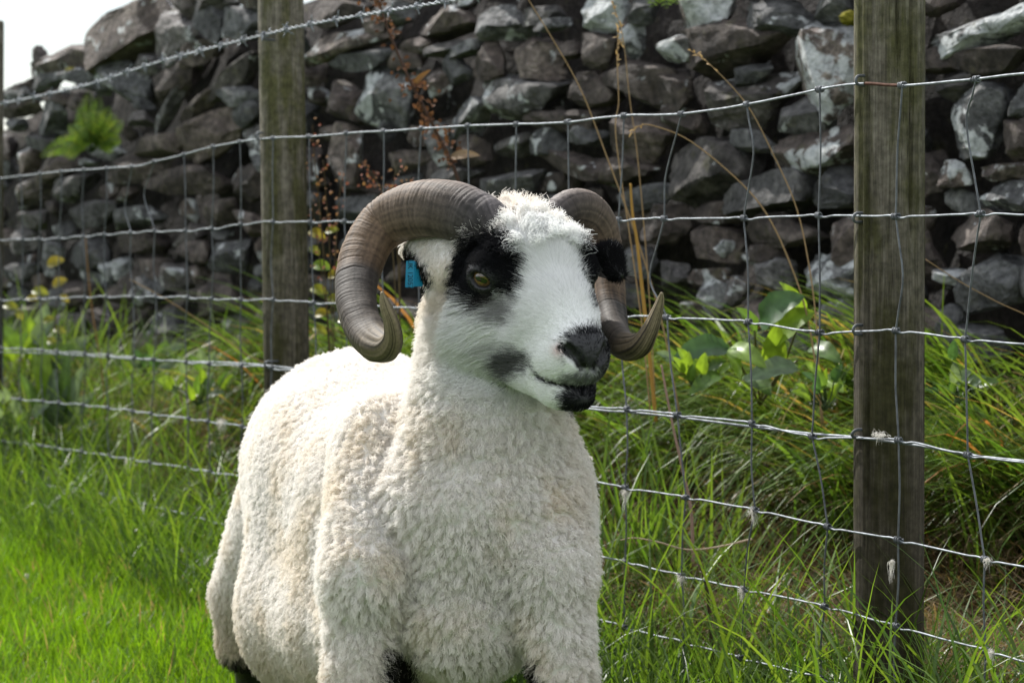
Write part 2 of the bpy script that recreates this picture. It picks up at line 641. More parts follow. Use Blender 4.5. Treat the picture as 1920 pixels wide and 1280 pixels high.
# smaller stones wedged between and beyond, a little deeper in the wall
count = 0
tries = 0
while count < 165 and tries < 9000:
    tries += 1
    if tries < 5500:
        x = random.uniform(-60, 1990)
        y = random.uniform(max(wall_top(x) + 22, -90), 660)
    else:
        x = random.uniform(-240, 2200)
        y = random.uniform(max(wall_top(x) + 22, -230), 700)
    sc = np.interp(x, [0, 1900], [0.75, 1.35])
    h = random.uniform(34, 62) * sc
    w = h * random.uniform(1.25, 2.4)
    if any(abs(x - bx) < (bw + w) * 0.33 and abs(y - by) < (bh + h) * 0.33 for bx, by, bw, bh in boxes):
        continue
    boxes.append((x, y, w, h))
    put_stone(SMALL[count % len(SMALL)], x, y, w, h, random.uniform(-14, 10), random.uniform(0.2, 0.6), random.choice((0, .1, .2, .4)), random.uniform(0.0, 0.03))
    count += 1

# hearting: the rubble fill inside the wall
core = MB()
xs_ = np.linspace(-260, 2250, 60)
for dep in (0.15, 0.55):
    pts = []
    for x in xs_:
        q, d = wall_geo(x, 400)
        zt = CAM[2] + (447 - wall_top(x) - 34) * d / FPX
        b = q + WNX * dep
        for zz in np.linspace(-0.05, 1, 14):
            z = zz * zt if zz >= 0 else -0.05
            pts.append((b[0], b[1], z))
    pts = np.array(pts)
    pts += WNX * (0.05 * fbm(pts * 9, 3))[:, None]
    nz = 14
    a_, b_ = np.meshgrid(np.arange(59), np.arange(nz - 1), indexing='ij')
    core.add(pts, np.stack([a_ * nz + b_, (a_ + 1) * nz + b_, (a_ + 1) * nz + b_ + 1, a_ * nz + b_ + 1], -1).reshape(-1, 4))
nz = 14
k0 = np.arange(59)
off2 = 60 * nz
core.f4.append(np.stack([k0 * nz + nz - 1, (k0 + 1) * nz + nz - 1, off2 + (k0 + 1) * nz + nz - 1, off2 + k0 * nz + nz - 1], -1))
co = core.build("rubble_fill", STONE, wall)
co["tone"] = 0.0
co["lichen"] = 0.0
co["kind"] = "stuff"


# moss cushions
def moss(x, y, w, h, label):
    q, d = wall_geo(x, y)
    V, F = ico(4)
    n = V.copy()
    V = V * (1 + 0.25 * fbm(V * 2.5 + x, 4) + 0.10 * pnoise(V * 13))[:, None]
    V = V * np.array([w / 2, 0.5 * w, h / 2]) * d / FPX
    c = np.stack([0.16 + 0.06 * pnoise(n * 6), 0.145 + 0.05 * pnoise(n * 6), 0.02 + 0 * n[:, 0]], -1)
    o = link("moss_clump", mesh_np("moss_clump", V, [F], MOSS, col=np.clip(c, 0.01, 1)))
    o.location = q + WNX * 0.01
    tag(o, label, "moss", "moss cushions on the wall")


MOSS = leafy("moss", 0.15, 0.9, 0.1, 220)
moss(132, 133, 32, 15, "small yellow moss cushion on the coping stones at the wall's low left end")
moss(1588, 34, 42, 30, "yellow-green moss cushion on the big white lichened stone beside the near fence post")
# ------------------------------------------------------------------ fence
def metal_mat(name, col, rough):
    k = NT(name)
    pos = k.n("NewGeometry").outputs["Position"]
    a = k.noise(pos, 90, 4)
    c = k.mix(k.ramp(a, [(0.4, 0.0), (0.7, 1.0)]), col, tuple(x * 0.55 for x in col))
    return k.done(k.bsdf(c, k.ramp(a, [(0.3, rough), (0.7, rough + 0.2)]), 0.4, 0.5, k.bump(a, 0.15, 0.001)).outputs[0])


GALV = metal_mat("galvanised_steel", (0.24, 0.26, 0.285), 0.55)
GALV_DARK = metal_mat("weathered_steel", (0.13, 0.138, 0.15), 0.55)
RUST = metal_mat("rusty_steel", (0.10, 0.045, 0.028), 0.8)


def wood_mat():
    k = NT("weathered_wood")
    tc = k.n("TexCoord").outputs["Object"]
    grain = k.noise(k.mapping(tc, (60, 60, 1.6)), 4.0, 8, 0.65, 0.3)
    fine = k.noise(k.mapping(tc, (260, 260, 9)), 3.0, 4)
    patch = k.noise(tc, 7, 5)
    spot = k.noise(tc, 90, 4, 0.6)
    c = k.ramp(grain, [(0.25, (0.062, 0.055, 0.042)), (0.5, (0.152, 0.136, 0.108)), (0.75, (0.290, 0.264, 0.220))])
    # green algae in streaks down the post
    al = k.math('ADD', k.math('MULTIPLY', k.noise(k.mapping(tc, (22, 22, 2.2)), 1.6, 5, 0.6), 0.6), k.math('MULTIPLY', k.noise(tc, 11, 6, 0.65), 0.4))
    c = k.mix(k.math('MULTIPLY', k.ramp(al, [(0.46, 0.0), (0.56, 1.0)]), 0.8), c, (0.062, 0.062, 0.018))
    c = k.mix(0.6, c, k.mix(1.0, c, k.ramp(spot, [(0.35, 0.45), (0.65, 1.4)]), 'MULTIPLY'))
    # darker towards the foot
    z = k.n("SeparateXYZ")
    k.l(tc, z.inputs[0])
    zz = k.math('ADD', z.outputs[2], k.math('MULTIPLY', k.math('SUBTRACT', patch, 0.5), 0.35))
    c = k.mix(k.ramp(k.math('MULTIPLY', zz, 1.0), [(0.42, 1.0), (1.0, 0.0)]), c, k.mix(1.0, c, (0.36, 0.34, 0.30), 'MULTIPLY'))
    c = k.mix(k.ramp(fine, [(0.30, 0.75), (0.42, 0.0)]), c, (0.018, 0.015, 0.012))
    nb = k.bump(grain, 0.55, 0.006)
    nb = k.bump(fine, 0.6, 0.002, nb)
    return k.done(k.bsdf(c, 0.9, 0.15, normal=nb).outputs[0])


WOOD = wood_mat()
fence = empty("wire_fence", (float(on_plane(1667, 447)[0]), float(on_plane(1667, 447)[1]), 0.12),
              "galvanised stock-net fence on round weathered wooden posts in front of the stone wall", "fence")
FINV = Matrix.Translation(-Vector(fence.location))


def fence_part(mb, name, mat, origin=None, parent=None):
    o = link(name, mb.mesh(name, mat, True, origin))
    o.parent = parent or fence
    if parent is None:
        o.matrix_parent_inverse = FINV
    else:
        o.matrix_parent_inverse = parent.matrix_basis.inverted() if False else Matrix.Translation(-Vector(parent.location))
    if origin is not None:
        o.location = origin
    return o


def make_post(xc_top, xc_bot, wpx, seed, y_bot=1150, ztop=1.24):
    r = np.random.default_rng(seed)
    a = on_plane(xc_top, 100, FN, FC + 0.045)
    b = on_plane(xc_bot, y_bot, FN, FC + 0.045)
    d = (a - CAM) @ FWD
    R = wpx / 2 * d / FPX
    ax = (a - b) / (a[2] - b[2])
    base = b + ax * (0.02 - b[2])
    nz, na = 150, 72
    z = np.linspace(0, ztop - 0.02, nz)
    z = np.concatenate([z, [ztop - 0.012, ztop - 0.010, ztop - 0.010]])
    scl = np.concatenate([np.ones(nz), [0.985, 0.93, 0.0]])
    th = np.arange(na) * 2 * math.pi / na
    Z, T = np.meshgrid(z, th, indexing='ij')
    q = np.stack([np.cos(T), np.sin(T), Z * 1.5], -1)
    rad = R * (1 + 0.018 * fbm(q * 1.4 + seed, 3) + 0.006 * pnoise(np.stack([np.cos(T) * 22, np.sin(T) * 22, Z * 3], -1)))
    for c in range(13):                            # drying cracks
        t0 = r.uniform(0, 2 * math.pi)
        z0, ln = r.uniform(0.1, 1.0), r.uniform(0.25, 0.9)
        dt = (T - t0 - 0.05 * np.sin(Z * 6 + c) + math.pi) % (2 * math.pi) - math.pi
        rad = rad - r.uniform(.003, .009) * np.exp(-(dt / r.uniform(.03, .06)) ** 2) * ss(0, 0.1, Z - z0) * (1 - ss(ln - 0.1, ln, Z - z0))
    rad = rad * scl[:, None]
    V = np.stack([np.cos(T) * rad, np.sin(T) * rad, Z], -1) + np.stack([Z * ax[0], Z * ax[1], 0 * Z], -1)
    V = V.reshape(-1, 3)
    nz = len(z)
    i, j = np.meshgrid(np.arange(nz - 1), np.arange(na), indexing='ij')
    k = (j + 1) % na
    F = np.stack([i * na + j, i * na + k, (i + 1) * na + k, (i + 1) * na + j], -1).reshape(-1, 4)
    me = mesh_np("post", V, [F], WOOD)
    o = link("post", me)
    o.location = base
    o.parent = fence
    o.matrix_parent_inverse = FINV
    return o


post_a = make_post(1668, 1666, 133, 3)
post_b = make_post(528, 545, 86, 8)
post_c = make_post(-27, -29, 68, 5, 900)
make_post(2450, 2450, 190, 9, 1600)
post_a["label"] = "near fence post, broad and streaked green with algae"

WIRES = {
 1: [(-60,343),(0,335),(110,322),(250,312),(290,303),(345,290),(400,275),(487,261),(580,256),(650,250),(720,246),(790,241),(877,236),(968,233),(1065,229),(1170,217),(1278,214),(1400,196),(1537,168),(1617,157),(1692,160),(1830,149),(1920,138),(2000,130)],
 2: [(-60,453),(0,450),(110,447),(190,440),(290,433),(345,433),(400,428),(455,420),(512,416),(575,417),(650,415),(800,416),(980,415),(1160,412),(1245,410),(1395,409),(1535,404),(1680,406),(1838,401),(1920,403),(2000,402)],
 3: [(-60,566),(0,563),(155,557),(245,556),(340,557),(400,560),(455,562),(515,562),(585,567),(700,574),(900,584),(1185,592),(1250,595),(1403,603),(1535,623),(1680,620),(1810,636),(1920,645),(2000,652)],
 4: [(-60,648),(0,652),(60,655),(165,663),(250,670),(350,679),(455,686),(500,688),(800,728),(1110,762),(1175,766),(1270,777),(1410,793),(1523,818),(1685,825),(1815,853),(1920,867),(2000,878)],
 5: [(-60,738),(0,745),(150,758),(260,772),(360,785),(430,795),(700,838),(1090,899),(1175,914),(1286,932),(1415,955),(1552,987),(1684,1012),(1846,1048),(1920,1062),(2000,1078)],
 6: [(-60,820),(0,826),(100,838),(210,855),(320,872),(430,890),(700,940),(1132,1044),(1172,1052),(1280,1079),(1395,1104),(1546,1136),(1679,1173),(1848,1219),(1920,1240),(2000,1262)],
 7: [(-60,888),(0,896),(210,930),(430,985),(700,1045),(1110,1157),(1170,1175),(1281,1203),(1388,1232),(1540,1271),(1680,1310),(1850,1355),(2000,1398)],
 8: [(-60,945),(0,953),(210,990),(430,1060),(700,1125),(1110,1255),(1281,1305),(1540,1378),(1680,1420),(1850,1470),(2000,1515)],
}
XTRA = [(-60,655),(0,660),(100,663),(300,676),(500,685),(800,726),(1110,767),(1175,772),(1270,782),(1410,800),(1523,813),(1610,820),(1740,838),(1820,853),(1920,864),(2000,872)]
CURVE = {}
for k, v in list(WIRES.items()) + [(9, XTRA)]:
    v = np.array(v, dtype=float)
    s = smooth_path(v, 900)
    o = np.argsort(s[:, 0])
    s = s[o]
    a, b = s[0], s[-1]
    sl0 = (s[40, 1] - a[1]) / (s[40, 0] - a[0])
    sl1 = (b[1] - s[-40, 1]) / (b[0] - s[-40, 0])
    ext = np.arange(-300, -60, 8.0)
    ext2 = np.arange(2008, 2350, 8.0)
    CURVE[k] = np.concatenate([np.stack([ext, a[1] + (ext - a[0]) * sl0], -1), s, np.stack([ext2, b[1] + (ext2 - b[0]) * sl1], -1)])


def wire_y(k, x):
    return float(np.interp(x, CURVE[k][:, 0], CURVE[k][:, 1]))


STAYX = [2130, 1978, 1830, 1692, 1537, 1400, 1278, 1170, 1065, 968, 877, 790, 720, 650, 580, 512, 450, 400, 345, 290, 248, 200, 158, 115, 76, 38, 0, -38, -75]
KNOWN = {
 1830: {2: 1838, 3: 1810, 4: 1815, 5: 1846, 6: 1848, 7: 1850},
 1692: {2: 1680, 3: 1680, 4: 1685, 5: 1684, 6: 1679, 7: 1680},
 1537: {2: 1535, 3: 1537, 4: 1523, 5: 1552, 6: 1546, 7: 1540},
 1400: {2: 1395, 3: 1403, 4: 1410, 5: 1415, 6: 1395, 7: 1388},
 1278: {2: 1245, 3: 1250, 4: 1270, 5: 1286, 6: 1278, 7: 1281},
 1170: {2: 1160, 3: 1165, 4: 1175, 5: 1172, 6: 1172, 7: 1170},
}
BEND = {(1830, 1): (1812, 230), (1400, 1): (1413, 285), (1278, 1): (1248, 330), (290, 1): (270, 365), (248, 1): (234, 390), (1278, 2): (1218, 520), (1692, 2): (1693, 520)}
NODES = {}
for x in STAYX:
    cx = x
    for k in range(1, 9):
        if x in KNOWN and k in KNOWN[x]:
            cx = KNOWN[x][k]
        elif k > 1:
            cx = cx + random.uniform(-5, 5)
        if k == 1:
            cx = x
        NODES[(x, k)] = (cx, wire_y(k, cx))

kn = {}
for (x, k), (cx, cy) in NODES.items():
    kn.setdefault(k, []).append(cx)

for k in range(1, 9):
    c = CURVE[k]
    xs = np.arange(-290, 2340, 5.0)
    ys = np.interp(xs, c[:, 0], c[:, 1])
    dips = np.zeros_like(xs)
    for x0 in kn[k]:                              # the little kink where each stay is knotted on
        dips += 3.0 * np.exp(-((xs - x0 - 12) / 9.0) ** 2) - 1.5 * np.exp(-((xs - x0 + 14) / 10.0) ** 2)
    if k > 1:
        ys = ys + dips * np.interp(xs, [0, 1900], [0.5, 1.2])
    ys = ys + 1.2 * np.array(pnoise(np.stack([xs / 60, xs * 0 + k * 7.7, xs * 0], -1)))
    pts = np.array([on_plane(x, y) for x, y in zip(xs, ys)])
    mb = MB()
    add_tube(mb, pts, 0.00145 if k in (1, 8) else 0.00122, 8)
    fence_part(mb, "line_wire", GALV)

xs = np.arange(-290, 2340, 6.0)
ys = np.interp(xs, CURVE[9][:, 0], CURVE[9][:, 1])
mb = MB()
add_tube(mb, np.array([on_plane(x, y, FN, FC + 0.003) for x, y in zip(xs, ys)]), 0.0015, 8)
fence_part(mb, "tension_wire", GALV)

for x in STAYX:
    pts = []
    for k in range(1, 8):
        a, b = NODES[(x, k)], NODES[(x, k + 1)]
        m = ((a[0] + b[0]) / 2 + random.uniform(-4, 4), (a[1] + b[1]) / 2)
        if (x, k) in BEND:
            m = BEND[(x, k)]
        pts += [a, ((a[0] * 2 + m[0]) / 3, (a[1] * 2 + m[1]) / 3), m, ((b[0] * 2 + m[0]) / 3, (b[1] * 2 + m[1]) / 3)]
    pts.append(NODES[(x, 8)])
    sp = smooth_path(np.array(pts, dtype=float), 110)
    w = np.array([on_plane(px, py, FN, FC - 0.0012) for px, py in sp])
    mb = MB()
    add_tube(mb, w, 0.00115, 7)
    fence_part(mb, "stay_wire", GALV_DARK)

# hinge joint: the stay coiled twice round the line wire
kb = MB()
t = np.linspace(0, 2 * math.pi * 3, 40)
add_tube(kb, np.stack([np.linspace(-0.0055, 0.0055, 40), 0.0030 * np.cos(t), 0.0030 * np.sin(t)], -1), 0.00125, 5)
knot_me = kb.mesh("knot", GALV_DARK)
for (x, k), (cx, cy) in NODES.items():
    o = link("knot", knot_me)
    o.parent = fence
    o.matrix_parent_inverse = FINV
    p = on_plane(cx, cy)
    o.location = p
    o.rotation_euler = (random.uniform(0, 6), 0, math.atan2(FT[1], FT[0]) + random.uniform(-0.15, 0.15))

# twisted barbed strand along the top
BARB = smooth_path(np.array([(-200, 232), (0, 195), (160, 160), (250, 131), (330, 107), (480, 69), (575, 47), (700, 25), (870, -3), (1100, -45), (1400, -100), (1667, -150), (2000, -225)], dtype=float), 1300)
bw = np.array([on_plane(x, y, FN, FC - 0.002) for x, y in BARB])
s = np.concatenate([[0], np.cumsum(np.linalg.norm(np.diff(bw, axis=0), axis=1))])
t_, n_, b_ = frames(bw)
barb = MB()
for ph in (0, math.pi):
    an = s / 0.045 * 2 * math.pi + ph
    add_tube(barb, bw + 0.0016 * (n_ * np.cos(an)[:, None] + b_ * np.sin(an)[:, None]), 0.00125, 6)
fence_part(barb, "barbed_strand", GALV)
bb = MB()
t = np.linspace(0, 2 * math.pi * 2.2, 26)
add_tube(bb, np.stack([np.linspace(-0.005, 0.005, 26), 0.0048 * np.cos(t), 0.0048 * np.sin(t)], -1), 0.0011, 5)
for sgn in (1, -1):
    add_tube(bb, np.array([(0.004 * sgn, 0.004, 0), (0.006 * sgn, 0.010, 0.006 * sgn), (0.007 * sgn, 0.013, 0.008 * sgn)]), np.array([0.0012, 0.0011, 0.0003]), 5)
    add_tube(bb, np.array([(0.004 * sgn, -0.004, 0), (0.006 * sgn, -0.009, -0.007 * sgn), (0.007 * sgn, -0.011, -0.009 * sgn)]), np.array([0.0012, 0.0011, 0.0003]), 5)
barb_me = bb.mesh("barb", GALV)
pos = 0.03
while pos < s[-1]:
    i_ = int(np.searchsorted(s, pos))
    o = link("barb", barb_me)
    o.parent = fence
    o.matrix_parent_inverse = FINV
    o.location = bw[min(i_, len(bw) - 1)]
    o.rotation_euler = (random.uniform(0, 6), 0, math.atan2(FT[1], FT[0]))
    pos += 0.10 + random.uniform(-0.008, 0.008)

# fencing staples
for x, y, rot in ((1617, 151, 0.0), (1610, 812, 1.0), (489, 255, 0.2), (505, 682, 0.9), (500, 69, 0.4), (1612, 408, 0.5), (1612, 618, 0.2)):
    st = MB()
    a = np.linspace(0, math.pi, 11)
    loop = np.stack([0.0055 * np.cos(a), -0.003 - 0.006 * np.sin(a), 0 * a], -1)
    loop = np.concatenate([[(0.0055, 0.016, 0)], loop, [(-0.0055, 0.016, 0)]])
    add_tube(st, loop, 0.0018, 7)
    o = link("staple", st.mesh("staple", GALV_DARK))
    o.parent = fence
    o.matrix_parent_inverse = FINV
    o.location = on_plane(x, y, FN, FC + 0.002)
    o.rotation_euler = (0, math.radians(90) + rot * 0.6, math.atan2(FT[1], FT[0]) + math.pi)
# rusted stretch of the top wire over the near post
xs = np.linspace(1622, 1688, 16)
mb = MB()
add_tube(mb, np.array([on_plane(x, wire_y(1, x), FN, FC - 0.0003) for x in xs]), 0.00185, 8)
fence_part(mb, "rusty_wire", RUST)
# ------------------------------------------------------------------ sheep: body surface from blended volumes
YAW, HP = math.radians(28), math.radians(22)
Fh = np.array([math.sin(YAW), -math.cos(YAW), 0])
HF = math.cos(HP) * Fh + math.sin(HP) * np.array([0, 0, -1.0])
HU = math.sin(HP) * Fh + math.cos(HP) * np.array([0, 0, 1.0])
HR = np.array([-math.cos(YAW), -math.sin(YAW), 0])        # the animal's right = picture left
HO = P(1000, 518, 3.0)


def HL(f, u, r):
    return HO + HF * f + HU * u + HR * r


def head_local(p):
    q = p - HO
    return q @ HF, q @ HU, q @ HR


def cone(p, a, b, ra, rb):
    ab = b - a
    t = np.clip(((p - a) @ ab) / (ab @ ab), 0, 1)
    return np.linalg.norm(p - a - t[:, None] * ab, axis=1) - (ra + t * (rb - ra))


def ell(p, c, axes, radii):
    q = (p - c) @ np.asarray(axes).T
    r = np.asarray(radii)
    k0 = np.linalg.norm(q / r, axis=1)
    k1 = np.linalg.norm(q / (r * r), axis=1)
    return k0 * (k0 - 1) / np.maximum(k1, 1e-9)


def smin(a, b, k):
    h = np.maximum(k - np.abs(a - b), 0) / k
    return np.minimum(a, b) - h * h * k * 0.25


def smax(a, b, k):
    return -smin(-a, -b, k)


HAX = np.stack([HF, HU, HR])
C = lambda *a: np.array(a, dtype=float)
# trunk (world metres), shoulders, legs and neck (placed through picture points at their own distance)
TRUNK = [
 (C(-.072, 3.20, .425), C(-.188, 3.55, .452), .120, .147, .05),
 (C(-.190, 3.64, .458), C(-.192, 3.73, .430), .140, .112, .05),
 (C(-.085, 3.21, .345), C(-.196, 3.53, .335), .116, .134, .05),
 (C(-.150, 3.24, .295), C(-.240, 3.50, .278), .078, .100, .04),
 (P(885, 990, 3.10), P(880, 1130, 3.08), .120, .080, .06),
]
LIMBS = [
 (P(742, 850, 3.16), P(694, 1070, 3.05), .070, .051, .006),
 (P(694, 1070, 3.07), P(672, 1270, 3.06), .046, .033, .02),
 (P(672, 1270, 3.06), C(-.170, 3.06, .115), .030, .020, .02),
 (C(-.170, 3.06, .125), C(-.172, 3.05, .02), .017, .0155, .015),
 (P(1000, 905, 3.09), P(1026, 1060, 3.03), .060, .048, .03),
 (P(1026, 1060, 3.03), P(1058, 1270, 3.02), .044, .029, .02),
 (P(1058, 1270, 3.02), C(.056, 3.02, .115), .027, .019, .02),
 (C(.056, 3.02, .125), C(.058, 3.01, .02), .017, .0155, .015),
 (P(545, 960, 3.72), P(466, 1110, 3.82), .072, .046, .03),
 (P(466, 1110, 3.82), P(452, 1205, 3.84), .042, .032, .02),
 (P(452, 1205, 3.84), C(-.365, 3.90, .14), .022, .018, .015),
 (C(-.365, 3.90, .14), C(-.370, 3.86, .02), .017, .016, .015),
 (P(720, 960, 3.80), P(735, 1120, 3.86), .085, .048, .03),
 (P(735, 1120, 3.86), C(-.160, 3.95, .14), .040, .020, .02),
 (C(-.160, 3.95, .14), C(-.160, 3.91, .02), .017, .016, .015),
]
NECK = [
 (P(905, 940, 3.08), P(912, 800, 3.08), .096, .080, .035),
 (P(912, 800, 3.08), P(905, 610, 3.10), .080, .066, .03),
]
HEAD = [
 ("e", (-.052, -.004, 0), (.072, .056, .056), .02),
 ("c", (-.028, .004, 0), (-.005, .003, 0), .049, .050, .02),
 ("c", (-.005, .003, 0), (.060, -.022, 0), .049, .0425, .02),
 ("c", (.060, -.022, 0), (.112, -.036, 0), .0425, .032, .015),
 ("e", (.100, -.050, 0), (.042, .028, .041), .015),
 ("e", (.124, -.036, 0), (.020, .024, .029), .012),
 ("e", (.122, -.080, 0), (.027, .017, .024), .010),
 ("c", (.105, -.082, .012), (-.020, -.072, .034), .018, .036, .018),
 ("c", (.105, -.082, -.012), (-.020, -.072, -.034), .018, .036, .018),
 ("c", (.045, -.048, .026), (-.02, -.03, .030), .026, .040, .02),
 ("c", (.045, -.048, -.026), (-.02, -.03, -.030), .026, .040, .02),
 ("c", (.004, .004, .052), (-.004, .002, .052), .0240, .0240, .014),
 ("c", (.004, .004, -.052), (-.004, .002, -.052), .0235, .0235, .014),
]
EARS = [
 (P(842, 470, 3.06), P(800, 472, 3.10), .017, .0185, .012),
 (P(800, 472, 3.10), P(757, 461, 3.13), .0185, .005, .012),
 (P(848, 505, 3.05), P(800, 497, 3.085), .020, .013, .012),
 (P(1114, 482, 3.045), P(1142, 480, 3.035), .010, .0118, .008),
 (P(1142, 480, 3.035), P(1165, 516, 3.02), .0118, .0042, .008),
 (P(1118, 498, 3.045), P(1146, 509, 3.03), .010, .0095, .008),
]


EYE_A = math.radians(36)
EYE_L = C(math.sin(EYE_A), 0, math.cos(EYE_A))      # where the eye looks, in (forward, up, outward)
EYE_T = C(math.cos(EYE_A), -.10, -math.sin(EYE_A))
EYE_T /= np.linalg.norm(EYE_T)
EYE_C = (.002, .001, .0575)


def body_sdf(p):
    d = np.full(len(p), 9.0)
    for a, b, ra, rb, k in TRUNK:
        d = smin(d, cone(p, a, b, ra, rb), k)
    # rolls of fleece down the flank
    ax = nrm(C(-.13, .38, .02))
    s = (p - C(-.07, 3.2, .43)) @ ax
    d = d - 0.0045 * np.cos(((s - 0.05 * (p[:, 2] - .45)) + .05 * s * s) * 2 * math.pi / 0.17 + .8) * (.4 + .6 * np.sin(s * 9 + 1) ** 2) * ss(-.03, .08, s) * (1 - ss(.48, .56, s))
    for a, b, ra, rb, k in LIMBS:
        d = smin(d, cone(p, a, b, ra, rb), k)
    for a, b, ra, rb, k in NECK:
        d = smin(d, cone(p, a, b, ra, rb), k)
    near = np.linalg.norm(p - HL(.03, -.03, 0), axis=1) < 0.30
    if near.any():
        q = p[near]
        f, u, r = head_local(q)
        loc = np.stack([f, u, r], 1)
        h = np.full(len(q), 9.0)
        I = np.eye(3)
        for it in HEAD:
            if it[0] == "e":
                v = ell(loc, C(*it[1]), I, it[2])
            else:
                v = cone(loc, C(*it[1]), C(*it[2]), it[3], it[4])
            h = smin(h, v, it[-1])
        for a, b, ra, rb, k in EARS:
            h = smin(h, cone(q, a, b, ra, rb), k)
        # eye openings
        ra_ = np.abs(r)
        la = np.stack([f, u, ra_], 1)
        h = smax(h, -ell(la, C(*EYE_C) + EYE_L * .0165, np.stack([EYE_T, C(0, 1, 0), EYE_L]), (.0136, .0084, .013)), .002)
        # nostrils: a slit that turns up at its outer end
        for a, b, rr in (((.147, -.042, .0060), (.144, -.031, .0150), .0040), ((.144, -.031, .0150), (.136, -.023, .0235), .0062)):
            h = smax(h, -cone(la, C(*a), C(*b), rr, rr), .003)
        h = smax(h, -cone(la, C(.1495, -.043, 0), C(.140, -.068, 0), .0030, .0022), .003)
        # mouth line
        um = -.0645 - .35 * np.maximum(ra_ - .012, 0) * 0.4 + .004 * (ra_ / .03) ** 2 * 0
        slit = np.maximum(np.abs(u - um + 0.06 * (0.145 - f)) - .0016, -(h + .007))
        slit = np.maximum(slit, .098 - f)
        h = smax(h, -slit, .002)
        d[near] = smin(d[near], h, .028)
    return d


def grid_axis(lo, a, b, hi, fine, coarse):
    return np.concatenate([np.arange(lo, a, coarse), np.arange(a, b, fine), np.arange(b, hi, coarse)])


def surface_nets(xs, ys, zs, sdf):
    nx, ny, nz = len(xs), len(ys), len(zs)
    st = 4
    ix, iy, iz = [np.arange(0, n, st) for n in (nx, ny, nz)]
    A = np.stack(np.meshgrid(xs[ix], ys[iy], zs[iz], indexing='ij'), -1).reshape(-1, 3)
    dc = sdf(A).reshape(len(ix), len(iy), len(iz))
    rep = lambda a: np.repeat(np.repeat(np.repeat(a, st, 0), st, 1), st, 2)[:nx, :ny, :nz]
    cell = lambda v, ii: np.gradient(v)[ii] * st
    hx, hy, hz = np.gradient(xs)[ix] * st, np.gradient(ys)[iy] * st, np.gradient(zs)[iz] * st
    mxs = np.sqrt(hx[:, None, None] ** 2 + hy[None, :, None] ** 2 + hz[None, None, :] ** 2) * 1.6 + .012
    near = rep(np.abs(dc) < mxs)
    Fv = rep(dc).astype(np.float64)
    idx = np.argwhere(near)
    pts = np.stack([xs[idx[:, 0]], ys[idx[:, 1]], zs[idx[:, 2]]], 1)
    for c0 in range(0, len(pts), 400000):
        q = idx[c0:c0 + 400000]
        Fv[q[:, 0], q[:, 1], q[:, 2]] = sdf(pts[c0:c0 + 400000])
    S = Fv < 0
    cnt = np.zeros((nx - 1, ny - 1, nz - 1), dtype=np.int8)
    for dx in (0, 1):
        for dy in (0, 1):
            for dz in (0, 1):
                cnt += S[dx:nx - 1 + dx, dy:ny - 1 + dy, dz:nz - 1 + dz]
    act = np.argwhere((cnt > 0) & (cnt < 8))
    M = len(act)
    vid = np.full((nx - 1, ny - 1, nz - 1), -1, dtype=np.int64)
    vid[act[:, 0], act[:, 1], act[:, 2]] = np.arange(M)
    acc = np.zeros((M, 3))
    num = np.zeros(M)
    cor = [(a, b, c) for a in (0, 1) for b in (0, 1) for c in (0, 1)]
    val = {c: Fv[act[:, 0] + c[0], act[:, 1] + c[1], act[:, 2] + c[2]] for c in cor}
    pos = {c: np.stack([xs[act[:, 0] + c[0]], ys[act[:, 1] + c[1]], zs[act[:, 2] + c[2]]], 1) for c in cor}
    for a in cor:
        for ax_ in range(3):
            if a[ax_] == 0:
                b = tuple(1 if k == ax_ else a[k] for k in range(3))
                va, vb = val[a], val[b]
                m = (va < 0) != (vb < 0)
                t = va / np.where(m, va - vb, 1)
                acc += np.where(m[:, None], pos[a] + (pos[b] - pos[a]) * t[:, None], 0)
                num += m
    Vt = acc / num[:, None]
    for _ in range(3):
        d = sdf(Vt)
        e = 4e-4
        g = np.stack([sdf(Vt + np.eye(3)[k] * e) - sdf(Vt - np.eye(3)[k] * e) for k in range(3)], 1) / (2 * e)
        Vt = Vt - np.clip(d, -.004, .004)[:, None] * g / np.maximum((g * g).sum(1), .3)[:, None] * .8
    faces = []
    for ax_ in range(3):
        o = [1 if k == ax_ else 0 for k in range(3)]
        a = S[:nx - o[0], :ny - o[1], :nz - o[2]]
        b = S[o[0]:, o[1]:, o[2]:]
        e = np.argwhere(a != b)
        u, v = [(1, 2), (2, 0), (0, 1)][ax_]
        ok = (e[:, u] > 0) & (e[:, v] > 0) & (e[:, u] < (nx, ny, nz)[u] - 1) & (e[:, v] < (nx, ny, nz)[v] - 1)
        e = e[ok]

        def g(du, dv):
            c = e.copy()
            c[:, u] += du
            c[:, v] += dv
            return vid[c[:, 0], c[:, 1], c[:, 2]]
        q = np.stack([g(-1, -1), g(0, -1), g(0, 0), g(-1, 0)], 1)
        ins = a[e[:, 0], e[:, 1], e[:, 2]]
        q = np.where(ins[:, None], q, q[:, ::-1])
        faces.append(q)
    return Vt, np.concatenate(faces)


xs = grid_axis(-.46, -.105, .155, .20, .0032, .009)
ys = grid_axis(2.80, 2.83, 3.13, 4.02, .0032, .009)
zs = grid_axis(-.01, .54, .83, .86, .0032, .009)
SV, SF = surface_nets(xs, ys, zs, body_sdf)


def vnormals(V, Q):
    n = np.cross(V[Q[:, 2]] - V[Q[:, 0]], V[Q[:, 3]] - V[Q[:, 1]])
    N = np.zeros_like(V)
    for k in range(4):
        np.add.at(N, Q[:, k], n)
    return nrm(N)


SN = vnormals(SV, SF)

